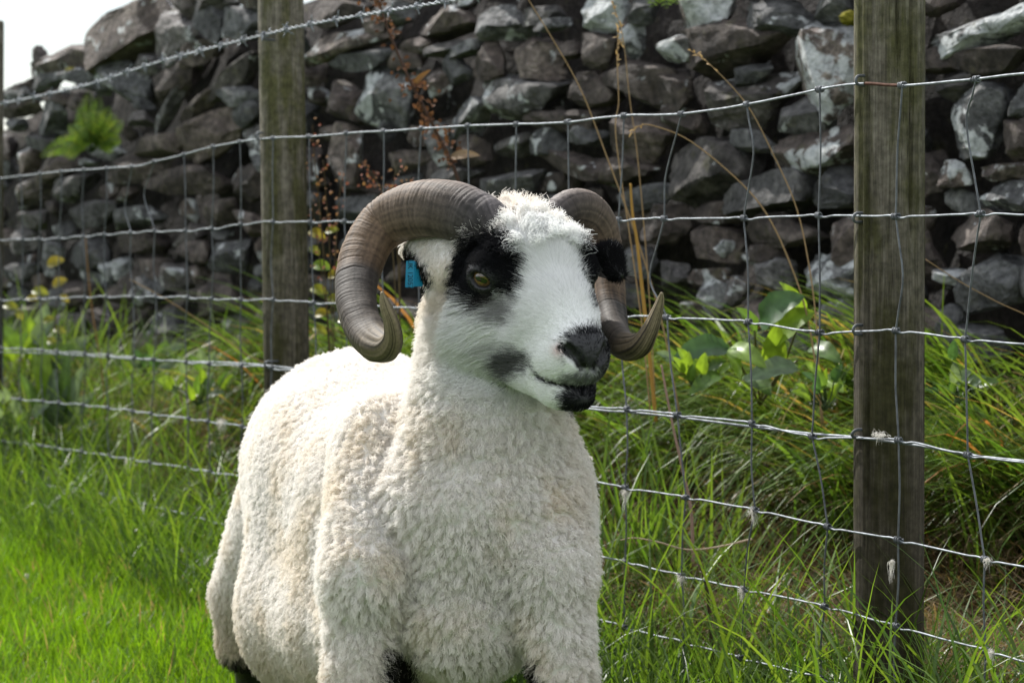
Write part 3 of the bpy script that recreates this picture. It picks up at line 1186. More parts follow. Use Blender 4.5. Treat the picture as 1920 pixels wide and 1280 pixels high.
# ------------------------------------------------------------------ coat: pigment, length and lie of the wool
def poly_sd(x, y, poly):
    """signed distance (negative inside) to a polygon"""
    poly = np.asarray(poly, dtype=float)
    d = np.full(len(x), 1e9)
    ins = np.zeros(len(x), dtype=bool)
    for a, b in zip(poly, np.roll(poly, -1, 0)):
        e = b - a
        wx, wy = x - a[0], y - a[1]
        t = np.clip((wx * e[0] + wy * e[1]) / (e @ e), 0, 1)
        d = np.minimum(d, np.hypot(wx - t * e[0], wy - t * e[1]))
        c = ((a[1] > y) != (b[1] > y)) & (x < (b[0] - a[0]) * (y - a[1]) / (b[1] - a[1] + 1e-12) + a[0])
        ins ^= c
    return np.where(ins, -d, d)


# markings drawn in the head's own side view / lateral coordinates are traced once on the skin:
PATCH = [  # outline, softness, strength, colour
 ([(843,522),(850,490),(868,458),(895,440),(925,432),(952,440),(975,463),(992,488),(988,512),(984,535),(976,556),(958,558),(940,548),(928,566),(905,575),(880,565),(856,548)], 9, 1.0, (.010,.010,.012)),
 ([(925,552),(950,556),(972,566),(968,590),(954,612),(938,606),(918,584),(900,566)], 14, .66, (.045,.038,.036)),
 ([(922,680),(938,664),(965,653),(990,664),(994,688),(974,700),(956,718),(940,706)], 10, .88, (.030,.029,.030)),
 ([(905,646),(945,638),(945,656),(915,660)], 12, .4, (.06,.058,.056)),
 ([(1080,462),(1098,432),(1122,436),(1150,450),(1150,520),(1132,560),(1116,575),(1106,545),(1093,512),(1084,490)], 7, 1.0, (.010,.010,.012)),
 ([(1056,646),(1064,626),(1084,616),(1110,606),(1128,616),(1150,650),(1150,690),(1128,706),(1112,694),(1088,688),(1070,678),(1058,662)], 7, 1.0, (.021,.021,.024)),
 ([(1050,712),(1070,698),(1100,690),(1135,690),(1152,706),(1146,720),(1112,724),(1062,721)], 11, .80, (.045,.047,.055)),
 ([(1046,738),(1070,724),(1110,718),(1140,724),(1132,750),(1110,772),(1085,780),(1056,772)], 8, 1.0, (.010,.010,.012)),
 ([(1004,699),(1012,704),(1035,713),(1070,721),(1105,723),(1150,714),(1150,722),(1106,731),(1068,730),(1033,722),(1008,710)], 3.5, 1.0, (.010,.010,.011)),
 ([(728,464),(742,452),(762,462),(782,478),(800,500),(815,528),(795,540),(770,512),(752,492)], 5, 1.0, (.012,.011,.010)),
 ([(1118,452),(1150,455),(1200,470),(1200,560),(1126,540),(1112,505)], 6, 1.0, (.010,.010,.011)),
 ([(905,405),(925,400),(938,425),(915,432)], 10, .45, (.10,.09,.085)),
]


def coat(p, n, ragged=0):
    """pigment (rgb) at points of the skin"""
    f, u, r = head_local(p)
    x, y, d = to_px(p)
    hd = np.linalg.norm(p - HL(.02, -.02, 0), axis=1) < .20
    nz1, nz2 = pnoise(p * 90), pnoise(p * 210 + 5)
    nz3 = fbm(p * 14 + 3, 3)
    cream = np.array([.870, .838, .800])
    white = np.array([.88, .88, .87])
    face = ss(-.06, .0, f) * ss(-.16, -.10, u) * hd
    c = cream + (white - cream) * face[:, None]
    # yolk-stained and dirty wool: throat, brisket and legs
    c = c * (1 - .10 * np.clip(nz3 * 2 + .1, 0, 1)[:, None] * (1 - face[:, None]) * np.array([.4, .8, 1.5]))
    low = (1 - ss(.16, .34, p[:, 2])) * (1 - face)
    c = c * (1 - (low * .35)[:, None] * np.array([.8, 1.0, 1.35]))
    # black lower legs
    hind = p[:, 1] > 3.55
    bare = 1 - ss(0, .02, p[:, 2] - np.where(hind, .168, .135) + .012 * nz1)
    c = c * (1 - bare[:, None]) + np.array([.022, .020, .018]) * bare[:, None]
    pink = np.exp(-((x - 1052) ** 2 + (y - 656) ** 2) / 150.0) * hd
    c = c * (1 - .55 * pink[:, None]) + np.array([.62, .36, .33]) * .55 * pink[:, None]
    facing = ((CAM - p) * n).sum(1) > -.25 * d
    for poly, soft, amt, col in PATCH:
        near = hd & facing & (x > min(q[0] for q in poly) - 60) & (x < max(q[0] for q in poly) + 60) & (y > min(q[1] for q in poly) - 60) & (y < max(q[1] for q in poly) + 60)
        if near.any():
            s = poly_sd(x[near], y[near], poly) + min(6, .7 * soft) * (nz1[near] + nz2[near]) + ragged * min(1, soft / 7) * rng.normal(size=int(near.sum()))
            m = amt * (1 - ss(-soft, soft, s))
            c[near] = c[near] * (1 - m[:, None]) + np.array(col) * m[:, None]
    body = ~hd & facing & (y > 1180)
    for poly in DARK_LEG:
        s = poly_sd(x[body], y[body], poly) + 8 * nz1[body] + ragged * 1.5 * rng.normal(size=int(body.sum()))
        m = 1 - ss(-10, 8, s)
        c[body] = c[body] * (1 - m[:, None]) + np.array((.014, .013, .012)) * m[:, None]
    ra_ = np.abs(r)
    la = np.stack([f, u, ra_], 1)
    hole = hd & ((cone(la, C(.148, -.042, .006), C(.144, -.031, .015), .0030, .0042) < .0016) | (cone(la, C(.144, -.031, .015), C(.135, -.023, .0235), .0042, .0062) < .0010))
    c[hole] = (.004, .004, .004)  # nostril interiors painted black, deepening their shade in the colour
    return np.clip(c, .004, 1)


# dark patches coloured on the inside of the forelegs
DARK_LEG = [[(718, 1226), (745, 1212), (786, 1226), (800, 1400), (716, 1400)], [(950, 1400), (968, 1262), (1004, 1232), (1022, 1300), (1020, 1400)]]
SKIN = leafy("wool", .0, .9, .15)


def skin_mat():
    k = NT("skin")
    a = k.n("Attribute", attribute_name="col").outputs["Color"]
    pos = k.n("NewGeometry").outputs["Position"]
    nb = k.bump(k.noise(pos, 160, 4), .5, .004)
    return k.done(k.bsdf(a, k.ramp(a, [(.02, .5), (.12, .8)]), .4, normal=nb).outputs[0])


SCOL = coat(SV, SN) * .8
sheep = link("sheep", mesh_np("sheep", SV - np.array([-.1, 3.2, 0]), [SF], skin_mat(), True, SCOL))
sheep.location = (-.1, 3.2, 0)
tag(sheep, "young horned ram with cream fleece and black-and-white face standing on the grass", "sheep")
SHINV = Matrix.Translation(-Vector(sheep.location))


def sheep_part(o, label=None):
    o.parent = sheep
    o.matrix_parent_inverse = SHINV
    if label:
        o["label"] = label
    return o


# ---- sample roots on the skin
T = np.concatenate([SF[:, [0, 1, 2]], SF[:, [0, 2, 3]]])
TA = np.linalg.norm(np.cross(SV[T[:, 1]] - SV[T[:, 0]], SV[T[:, 2]] - SV[T[:, 0]]), axis=1) / 2
TCEN = SV[T].mean(1)
TN = nrm(SN[T].sum(1))
tf, tu, tr = head_local(TCEN)
VIEW = nrm(CAM - TCEN)
t_face = np.clip((TN * VIEW).sum(1), -1, 1)
vis = np.where(t_face > -.4, 1.0, .3)
hd_t = np.linalg.norm(TCEN - HL(.02, -.02, 0), axis=1) < .22


def face_mask(f, u, r):
    """1 on the short-haired face, 0 in the fleece"""
    top = ss(.008, .030, f - .10 * np.maximum(.0 - u, 0) * 0 + .0)
    side = ss(-.050, -.030, f + .45 * np.maximum(-u - .035, 0) * -1)
    up = ss(.018, .036, u) * (1 - ss(.048, .056, np.abs(r)))
    return side * (1 - up) + top * up


def is_short(P_):
    f, u, r = head_local(P_)
    return face_mask(f, u, r) * ss(-.125, -.100, u + .35 * np.minimum(f - .03, 0)) * (np.linalg.norm(P_ - HL(.02, -.02, 0), axis=1) < .20)


def sample(n, w):
    cw = np.cumsum(TA * w)
    i = np.searchsorted(cw, rng.random(n) * cw[-1])
    i = np.minimum(i, len(T) - 1)
    a, b = rng.random(n), rng.random(n)
    fl = a + b > 1
    a[fl], b[fl] = 1 - a[fl], 1 - b[fl]
    c = 1 - a - b
    t = T[i]
    p = SV[t[:, 0]] * a[:, None] + SV[t[:, 1]] * b[:, None] + SV[t[:, 2]] * c[:, None]
    nn = nrm(SN[t[:, 0]] * a[:, None] + SN[t[:, 1]] * b[:, None] + SN[t[:, 2]] * c[:, None])
    return p, nn


def eye_dist(p):
    f, u, r = head_local(p)
    q = np.stack([f, u, np.abs(r)], -1) - (C(*EYE_C) + EYE_L * .0150)
    return np.sqrt((q @ EYE_T / 1.5) ** 2 + q[..., 1] ** 2 + (q @ EYE_L) ** 2)


def hair_object(name, pts, rad, col, mat):
    """pts (N,K,3), rad (N,K), col (N,3)"""
    N, K, _ = pts.shape
    cd = bpy.data.hair_curves.new(name)
    cd.add_curves([K] * N)
    cd.position_data.foreach_set("vector", (pts.reshape(-1, 3) - np.array(sheep.location)).astype(np.float32).ravel()) if name != "wool_tuft" else cd.position_data.foreach_set("vector", pts.reshape(-1).astype(np.float32))
    a = cd.attributes.get("radius") or cd.attributes.new("radius", 'FLOAT', 'POINT')
    a.data.foreach_set("value", rad.astype(np.float32).ravel())
    a = cd.attributes.new("col", 'FLOAT_COLOR', 'CURVE')
    c = np.ones((N, 4), dtype=np.float32)
    c[:, :3] = col
    a.data.foreach_set("color", c.ravel())
    cd.materials.append(mat)
    o = link(name, cd)
    if name != "wool_tuft":
        o.location = sheep.location
    return o


WOOL = leafy("wool", .38, .85, .12)

# ---- fleece: crimped locks gathered into staples
short_t = is_short(TCEN)
w = vis * (1 - ss(.4, .9, short_t)) * ss(.12, .17, TCEN[:, 2] - np.where(TCEN[:, 1] > 3.55, .03, 0.0))
earm = np.zeros(len(TCEN), bool)
for a, b, ra, rb, k in EARS:
    earm |= cone(TCEN, a, b, ra, rb) < .004
w_fl = np.where(earm, w * .8, w)
AREA = float((TA * w_fl).sum())
NF = 520000
p, n = sample(NF, w_fl)
# staple centres
def chest_w(q, m):
    """1 on throat, breast and forelegs where the staples are coarse"""
    return ss(.15, .6, -m[:, 1]) * (1 - ss(3.06, 3.22, q[:, 1])) * (1 - ss(.56, .62, q[:, 2]))


w_cl = w_fl * (1 - .62 * chest_w(TCEN, TN)) * np.where(hd_t & (tu > .012), .24, 1)
NC = int(float((TA * w_cl).sum()) / .0047 ** 2)
cp, cn = sample(NC, w_cl)
kd = kdtree.KDTree(NC)
for i_, q in enumerate(cp):
    kd.insert(q, i_)
kd.balance()
ci = np.array([kd.find(q)[1] for q in p])
f, u, r = head_local(p)
hd = np.linalg.norm(p - HL(.0, -.02, 0), axis=1) < .21
poll = hd * ss(.0, .025, u) * (1 - ss(.03, .05, f))
ruff = ss(.22, .17, np.linalg.norm(p - HL(.0, -.02, 0), axis=1)) * (1 - ss(-.03, .0, u)) * ss(-.11, -.05, f) * ss(-.150, -.110, u) if False else (1 - ss(.17, .22, np.linalg.norm(p - HL(.0, -.02, 0), axis=1))) * (1 - ss(-.03, .0, u)) * ss(-.11, -.05, f) * ss(-.150, -.110, u)
L = .0085 * (1 + (.20 + .06 * chest_w(cp, cn)) * rng.normal(size=NC).clip(-1.5, 1.5))[ci] * (1 + .12 * rng.normal(size=NF))
L = L * (1 + 1.2 * poll + .5 * ruff)
L = L * (1 + .30 * chest_w(p, n))
L *= 1 - .35 * (1 - ss(.2, .32, p[:, 2]))
ear_d = np.full(NF, 1.0)
for a, b, ra, rb, k in EARS:
    ear_d = np.minimum(ear_d, cone(p, a, b, ra, rb))
ear = ear_d < .004
L = np.where(ear, np.where(head_local(p)[2] < 0, .0022, .0050), L)
cdir = cn + (.17 + .07 * chest_w(cp, cn))[:, None] * rng.normal(size=(NC, 3)) + np.array([0, 0, -.12])
cdir = nrm(cdir)[ci]
cn_rand = rng.normal(size=(NC, 3))
lie_head = nrm(-HF * 1.0 - HU * .55 + HR * .25 * np.sign(r)[:, None] + n * .9)
lie_poll = nrm(n * .9 + HU * .35 + .30 * cn_rand[ci] * 1.5 + .15 * rng.normal(size=(NF, 3)))
D_ = cdir * (1 - ruff[:, None]) + lie_head * ruff[:, None]
D_ = D_ * (1 - .8 * poll[:, None]) + lie_poll * .8 * poll[:, None]
D_ = nrm(D_ + n * .35 + .19 * rng.normal(size=(NF, 3)))
K = 6
tt = np.linspace(0, 1, K)
ph = rng.uniform(0, 6.28, NC)[ci]
e1 = nrm(np.cross(D_, np.array([.3, .5, .8])))
e2 = np.cross(D_, e1)
pull = (cp[ci] - p)
pull = pull - n * (pull * n).sum(1, keepdims=True)
pull_amt = (.32 + .2 * rng.random(NF)) * (1 - .5 * ruff) * (1 + .6 * chest_w(p, n) + .9 * poll) * np.where(rng.random(NF) < .08, .15, 1)
pts = np.empty((NF, K, 3))
for k_, t in enumerate(tt):
    am = (.0012 * t ** .7) * (1 + 1.9 * poll)
    fr = ph + 13 * t * (L / .0088) + .5 * rng.normal(size=NF)
    pts[:, k_] = p - n * .001 + D_ * (L * t)[:, None] + pull * (pull_amt * t ** 1.2)[:, None] \
        + e1 * (am * np.cos(fr))[:, None] + e2 * (am * np.sin(fr))[:, None]
    pts[:, k_, 2] -= .004 * t * t
rad = .00027 * (1 - .5 * tt)[None] * rng.uniform(.7, 1.3, NF)[:, None]
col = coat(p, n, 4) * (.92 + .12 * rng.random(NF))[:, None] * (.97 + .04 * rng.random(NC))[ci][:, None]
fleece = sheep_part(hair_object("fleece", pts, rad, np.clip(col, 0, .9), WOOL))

# ---- short hair of the face
ws = vis * ss(.1, .6, short_t) * hd_t
NS = 120000
p, n = sample(NS, ws)
ed = eye_dist(p)
f, u, r = head_local(p)
keep = (ed > .0098) & ~((f > .130) & (u > -.047) & (u < -.010) & (np.abs(r) < .023) & (rng.random(NS) < .88))
p, n, f, u, r = p[keep], n[keep], f[keep], u[keep], r[keep]
NS = len(p)
muz = ss(.06, .11, f)
cheek = (1 - ss(.02, .06, f)) * (1 - ss(-.045, -.015, u))
L = (.0085 * (1 - .58 * muz) + .014 * cheek) * (.22 + .78 * ss(.010, .028, ed[keep])) * rng.uniform(.7, 1.3, NS)
swirl = .25 * np.stack([pnoise(p * 30), pnoise(p * 30 + 9), pnoise(p * 30 + 21)], -1)
flow = -HF * 1.0 - HU * (.25 + .9 * cheek)[:, None] + HR * (.45 * np.clip(r / .05, -1, 1))[:, None] + swirl
flow = flow - n * (flow * n).sum(1, keepdims=True)
D_ = nrm(nrm(flow) + n * (.36 + .15 * cheek)[:, None] + .16 * rng.normal(size=(NS, 3)))
K = 4
tt = np.linspace(0, 1, K)
pts = np.empty((NS, K, 3))
bend = nrm(flow)
for k_, t in enumerate(tt):
    pts[:, k_] = p - n * .0005 + D_ * (L * t)[:, None] + (bend * .35 - n * .12) * (L * t * t)[:, None]
rad = .00028 * (1 - .75 * tt)[None] * rng.uniform(.7, 1.3, NS)[:, None] * (1 + .4 * cheek)[:, None]
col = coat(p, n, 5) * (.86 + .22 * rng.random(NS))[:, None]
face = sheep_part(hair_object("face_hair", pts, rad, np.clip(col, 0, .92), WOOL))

# ---- horns
def horn_mat():
    k = NT("horn")
    a = k.n("Attribute", attribute_name="col").outputs["Color"]
    pos = k.n("NewGeometry").outputs["Position"]
    st = k.noise(pos, 300, 5, .6)
    c = k.mix(.45, a, k.mix(1.0, a, k.ramp(st, [(.3, .45), (.7, 1.5)]), 'MULTIPLY'))
    nb = k.bump(st, .25, .002)
    return k.done(k.bsdf(c, .66, .22, normal=nb).outputs[0])


HORN = horn_mat()


def make_horn(ctrl, seed, label):
    r = np.random.default_rng(seed)
    c = np.array(ctrl, dtype=float)
    n = 420
    s = smooth_path(c, n)
    pts = np.array([P(a[0], a[1], a[2]) for a in s])
    # even spacing
    L_ = np.concatenate([[0], np.cumsum(np.linalg.norm(np.diff(pts, axis=0), axis=1))])
    q = np.linspace(0, L_[-1], n)
    pts = np.stack([np.interp(q, L_, pts[:, k]) for k in range(3)], 1)
    R = np.interp(q, L_, s[:, 3] * s[:, 2] / FPX)
    t, N, B = frames(pts)
    # outward side of the curl
    cen = pts[:260].mean(0)
    out = pts - cen
    out = nrm(out - t * (out * t).sum(1, keepdims=True))
    B = nrm(np.cross(t, out))
    ns = 56
    an = np.arange(ns) * 2 * math.pi / ns
    S_, A_ = np.meshgrid(q, an, indexing='ij')
    # growth rings: uneven spacing, one strong groove now and then, strongest on the outside, fading at the tip
    warp = S_ + .0022 * pnoise(np.stack([np.cos(A_) * 1.3, np.sin(A_) * 1.3, S_ * 40], -1)) + .0018 * np.cos(A_)
    pos = 0
    ring = np.zeros_like(S_)
    while pos < L_[-1]:
        w_ = r.uniform(.0016, .0034)
        amp = r.uniform(.3, 1.0) * (2.3 if r.random() < .10 else 1)
        ring -= amp * np.exp(-((warp - pos) / (w_ * .36)) ** 2)
        pos += w_ * r.uniform(1.0, 1.9)
    fade = (1 - ss(.72, .84, S_ / L_[-1]))
    ring = ring * (.22 + .78 * (.5 + .5 * np.cos(A_))) * fade
    lump = .035 * pnoise(np.stack([np.cos(A_), np.sin(A_), S_ * 45], -1))
    tipg = .10 * (1 - fade) * pnoise(np.stack([np.cos(A_) * 3, np.sin(A_) * 3, S_ * 12 + 7], -1))
    sq = 1 + .05 * np.cos(2 * A_) - .035 * np.cos(3 * A_)
    rad_ = R[:, None] * sq * (1 + lump + tipg) + .00125 * ring * np.minimum(1, R[:, None] / .02)
    V = pts[:, None] + rad_[..., None] * (out[:, None] * np.cos(A_)[..., None] + B[:, None] * np.sin(A_)[..., None])
    # colours: blue-grey base, brown middle, dark further on, ivory-streaked tip
    sN = (S_ / L_[-1])
    stops = [0, .10, .22, .40, .52, .55, .75, .82, 1.0]
    cols = np.array([(.044, .042, .048), (.058, .053, .055), (.105, .083, .068), (.125, .086, .056), (.090, .062, .041), (.042, .037, .034), (.060, .050, .041), (.120, .096, .062), (.25, .21, .14)])
    cc = np.stack([np.interp(sN, stops, cols[:, k]) for k in range(3)], -1)
    streak = pnoise(np.stack([np.cos(A_) * 5, np.sin(A_) * 5, S_ * 5], -1)) * .6 + pnoise(np.stack([np.cos(A_) * 11, np.sin(A_) * 11, S_ * 9], -1)) * .4
    band = pnoise(np.stack([warp * 170, 0 * A_, np.cos(A_) * .4], -1))
    cc = cc * (1 + .40 * streak + .35 * band * fade + .10 * ring + .55 * pnoise(np.stack([A_ * 9, S_ * 6, 0 * A_], -1)))[..., None]
    dark = ss(.05, .25, streak) * (1 - fade)
    cc = cc * (1 - .82 * dark[..., None])
    cc = np.clip(cc * np.array([.84, .80, .76]) * (1 + .95 * ss(.35, 1.0, np.cos(A_)) * fade)[..., None], .012, .6)  # outer side painted paler, putting the rim's sun highlight into the colour
    mb = MB()
    i, j = np.meshgrid(np.arange(n - 1), np.arange(ns), indexing='ij')
    k = (j + 1) % ns
    F = np.stack([i * ns + j, i * ns + k, (i + 1) * ns + k, (i + 1) * ns + j], -1).reshape(-1, 4)
    V = V.reshape(-1, 3)
    e = (n - 1) * ns
    V = np.concatenate([V, [pts[-1] + t[-1] * .001]])
    cc = np.concatenate([cc.reshape(-1, 3), cc[-1, :1]])
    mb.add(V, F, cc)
    jj = np.arange(ns)
    mb.f3.append(np.stack([e + jj, e + (jj + 1) % ns, np.full(ns, len(V) - 1)], -1))
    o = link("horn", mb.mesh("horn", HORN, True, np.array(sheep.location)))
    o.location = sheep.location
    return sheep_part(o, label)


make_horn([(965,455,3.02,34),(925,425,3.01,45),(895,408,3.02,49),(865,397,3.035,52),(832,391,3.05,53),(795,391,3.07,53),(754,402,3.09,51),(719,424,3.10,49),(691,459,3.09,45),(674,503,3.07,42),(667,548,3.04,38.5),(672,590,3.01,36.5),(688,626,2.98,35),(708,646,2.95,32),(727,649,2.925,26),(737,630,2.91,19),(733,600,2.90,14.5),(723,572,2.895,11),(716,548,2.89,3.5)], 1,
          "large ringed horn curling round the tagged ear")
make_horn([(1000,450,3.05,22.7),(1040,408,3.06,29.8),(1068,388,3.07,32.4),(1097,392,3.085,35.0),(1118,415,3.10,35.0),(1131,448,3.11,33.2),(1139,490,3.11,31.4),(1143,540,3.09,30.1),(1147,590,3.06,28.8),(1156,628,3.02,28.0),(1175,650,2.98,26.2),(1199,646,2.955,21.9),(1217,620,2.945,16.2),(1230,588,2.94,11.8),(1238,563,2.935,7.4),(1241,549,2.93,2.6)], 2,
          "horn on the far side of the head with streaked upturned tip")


# ---- eyes
def eye_mats():
    k = NT("iris")
    tc = k.n("TexCoord").outputs["Object"]
    nz = k.noise(tc, 420, 3)
    c = k.ramp(nz, [(.3, (.070, .038, .011)), (.7, (.18, .110, .036))])
    p = k.bsdf(c, .12, .5)
    p.inputs["Coat Weight"].default_value = 1
    p.inputs["Coat Roughness"].default_value = .02
    k2 = NT("pupil")
    p2 = k2.bsdf((.004, .004, .005), .05, .5)
    p2.inputs["Coat Weight"].default_value = 1
    return k.done(p.outputs[0]), k2.done(p2.outputs[0])


IRIS, PUPIL = eye_mats()
Vi, Fi = ico(4)
for sg in (1, -1):
    cpos = HL(EYE_C[0], EYE_C[1], sg * EYE_C[2])
    mb = MB()
    mb.add(Vi * .0138, Fi)
    o = link("eye", mb.mesh("eye", IRIS))
    o.location = cpos
    sheep_part(o)
    # flat horizontal pupil: a slot-shaped cap hugging the front of the eyeball
    look = nrm(HR * sg * EYE_L[2] + HF * EYE_L[0])
    e_f = nrm(HF * EYE_T[0] + HU * EYE_T[1] + HR * sg * EYE_T[2])
    e_f = nrm(e_f - look * (e_f @ look))
    e_u = np.cross(look, e_f)
    if e_u @ HU < 0:
        e_u = -e_u
    g = np.linspace(-1, 1, 15)
    A, B2 = np.meshgrid(g * .0070, g * .0027, indexing='ij')
    sh = (1 - np.minimum(1, np.abs(A / .0070)) ** 6 * .35)
    B2 = B2 * sh
    H = np.sqrt(np.maximum(.0140 ** 2 - A ** 2 - B2 ** 2, 0))
    Vp = A[..., None] * e_f + B2[..., None] * e_u + H[..., None] * look
    i, j = np.meshgrid(np.arange(14), np.arange(14), indexing='ij')
    Fp = np.stack([i * 15 + j, (i + 1) * 15 + j, (i + 1) * 15 + j + 1, i * 15 + j + 1], -1).reshape(-1, 4)
    pm = link("pupil", mesh_np("pupil", Vp.reshape(-1, 3), [Fp], PUPIL))
    pm.parent = o

# ---- hooves
hk = NT("hoof")
HOOF = hk.done(hk.bsdf((.03, .026, .022), .6, .3).outputs[0])
for (x, y, z), yw in (((-.172, 3.05, 0), .1), ((.058, 3.01, 0), .1), ((-.370, 3.86, 0), .2), ((-.160, 3.91, 0), .2)):
    mb = MB()
    for sd in (-1, 1):
        V, F_ = ico(3)
        V = V * np.array([.0105, .026, .022])
        V[:, 2] = np.where(V[:, 2] < 0, V[:, 2] * .9, V[:, 2] * (1.0 - .4 * ss(0, .026, -V[:, 1])))
        V = V + np.array([sd * .011, -.008, .020])
        mb.add(V, F_)
    o = link("hoof", mb.mesh("hoof", HOOF))
    o.location = (x, y, z)
    o.rotation_euler = (0, 0, yw)
    sheep_part(o)

# ---- ear tag
tk = NT("blue_plastic")
tp = tk.bsdf((.02, .34, .55), .35, .5)
tt_ = tk.n("BsdfTranslucent")
tt_.inputs["Color"].default_value = (.03, .45, .68, 1)
tm = tk.n("MixShader")
tm.inputs[0].default_value = .35
tk.l(tp.outputs[0], tm.inputs[1])
tk.l(tt_.outputs[0], tm.inputs[2])
TAG = tk.done(tm.outputs[0])
ink = NT("ink")
INK = ink.done(ink.bsdf((.004, .05, .075), .6, .3).outputs[0])


def slab(c, ex, ey, ez, bev=.0006):
    import bmesh
    bm = bmesh.new()
    bmesh.ops.create_cube(bm, size=1)
    M_ = Matrix((tuple(ex), tuple(ey), tuple(ez))).transposed().to_4x4()
    bm.transform(M_)
    bmesh.ops.bevel(bm, geom=list(bm.edges), offset=bev, segments=2, affect='EDGES')
    me = bpy.data.meshes.new("panel")
    bm.to_mesh(me)
    bm.free()
    me.materials.append(TAG)
    return me


d0 = 3.075
px = d0 / FPX
tag_e = link("ear_tag", slab(None, np.array([17 * px, -.002, 0]), np.array([.0002, .0016, 0]), np.array([.0012, 0, 50 * px])))
tag_e.location = P(769, 514, d0)
sheep_part(tag_e, "blue plastic tag in the near ear")
tb = link("back_panel", slab(None, np.array([17 * px, .004, 0]), np.array([-.0004, .0016, 0]), np.array([.0012, 0, 46 * px])))
tb.parent = tag_e
tb.location = (16 * px, .0005, 0)
fc = bpy.data.curves.new("lettering", 'FONT')
fc.body = "UK 12057"
fc.size = .0078
fc.align_x = 'CENTER'
fc.align_y = 'CENTER'
fc.extrude = .0001
fc.materials.append(INK)
fo0 = bpy.data.objects.new("lettering", fc)
fo = link("lettering", bpy.data.meshes.new_from_object(fo0))
bpy.data.objects.remove(fo0)
fo.parent = tag_e
fo.location = (0, -.0014, 0)
fo.rotation_euler = (math.radians(90), math.radians(90), 0)
# ------------------------------------------------------------------ grass
GRASS = leafy("grass_blade", .52, .42, .4)
DEAD = leafy("dead_grass_blade", .30, .75, .2)


def blades(root, h, lean, arch, wid, col, K=5, tipcol=None, droop=.25):
    """ribbons: root (N,3), h length, lean (N,2) horizontal direction, arch 0 upright .. 1.5 hanging over"""
    N = len(root)
    t = np.linspace(0, 1, K + 1)
    lean3 = np.concatenate([lean, np.zeros((N, 1))], 1)
    side = np.stack([-lean[:, 1], lean[:, 0], np.zeros(N)], 1)
    tw = rng.uniform(-1.2, 1.2, N)
    wdir = nrm(side * np.cos(tw)[:, None] + lean3 * np.sin(tw)[:, None] * .8)
    rows, cols = [], []
    ang0 = .12 + .18 * rng.random(N)
    pos = root.copy()
    step = h / K
    for k in range(K + 1):
        tt = t[k]
        a = ang0 + arch * tt ** 1.25 * 1.9
        if k:
            am = ang0 + arch * ((tt - .5 / K) ** 1.25) * 1.9
            pos = pos + (lean3 * np.sin(am)[:, None] + np.array([0, 0, 1.0]) * np.cos(am)[:, None]) * step[:, None]
        w = wid * (1 - tt ** 2.2) * (.55 + .9 * min(tt * 3, 1) * .5)
        cc = col if tipcol is None else col + (tipcol - col) * tt ** 2
        if k < K:
            rows += [pos - wdir * (w / 2)[:, None], pos + wdir * (w / 2)[:, None]]
            cols += [cc * .9, cc]
        else:
            rows.append(pos)
            cols.append(cc)
    V = np.stack(rows, 1)
    Cc = np.stack(cols, 1)
    nv = V.shape[1]
    b = np.arange(N)[:, None] * nv
    q = np.array([[2 * k, 2 * k + 1, 2 * k + 3, 2 * k + 2] for k in range(K - 1)])
    F4 = (b[:, :, None] + q[None]).reshape(-1, 4)
    F3 = (b + np.array([[2 * K - 2, 2 * K - 1, 2 * K]])).reshape(-1, 3)
    return V.reshape(-1, 3), F4, F3, Cc.reshape(-1, 3)


def grass_object(name, parts, mat, label):
    mb = MB()
    for V, F4, F3, Cc in parts:
        base = mb.n
        mb.add(V, F4, np.clip(Cc, .004, .6))
        mb.f3.append(F3 + base)
    o = mb.build(name, mat)
    return tag(o, label, kind="stuff")


def rand_dir(n, az=None, spread=math.pi):
    a = rng.uniform(-math.pi, math.pi, n) if az is None else az + rng.normal(size=n) * spread
    return np.stack([np.cos(a), np.sin(a)], 1)


def fence_s(X, Y):
    return FN[0] * X + FN[1] * Y - FC


def wall_d(X, Y):
    return WC - WN_[0] * X - WN_[1] * Y


def scatter(n, x0, x1, y0, y1, test, wedge=.30):
    out = []
    got = 0
    while got < n:
        q = np.stack([rng.uniform(x0, x1, n * 2), rng.uniform(y0, y1, n * 2)], 1)
        q = q[(np.abs(q[:, 0]) < wedge * q[:, 1]) & test(q[:, 0], q[:, 1])]
        out.append(q)
        got += len(q)
    q = np.concatenate(out)[:n]
    return np.concatenate([q, ground_z(q[:, 0], q[:, 1])[:, None] - .004], 1)


def tint(n, a, b, var=.18):
    f = rng.random(n)[:, None]
    return (np.array(a) * (1 - f) + np.array(b) * f) * (1 + var * rng.normal(size=(n, 1))).clip(.5, 1.6)


# lawn
def lawn(n, test, x0, x1, y0, y1, h0, h1, wedge):
    r = scatter(n, x0, x1, y0, y1, test, wedge)
    g = fbm(np.concatenate([r[:, :2] * 2.3, r[:, :1] * 0], 1), 3)
    h = rng.uniform(h0, h1, n) * (1 + .5 * g)
    c = tint(n, (.092, .205, .008), (.145, .265, .010)) * (1 + .45 * g)[:, None]
    dead = rng.random(n) < .06
    c[dead] = tint(int(dead.sum()), (.22, .17, .08), (.30, .24, .12))
    return blades(r, h, rand_dir(n), rng.uniform(.02, .55, n), rng.uniform(.0022, .0042, n), c, 4)


p1 = lawn(56000, lambda X, Y: (fence_s(X, Y) < .05) & (X < -.15) & (X > -.30 * Y), -2.6, .2, 3.4, 9.5, .05, .105, .27)
p2 = lawn(34000, lambda X, Y: fence_s(X, Y) < .05, -3.5, 2.5, 1.6, 10, .05, .10, .60)
grass_object("lawn_grass", [p1, p2], GRASS, "short bright green pasture grass lit from behind")

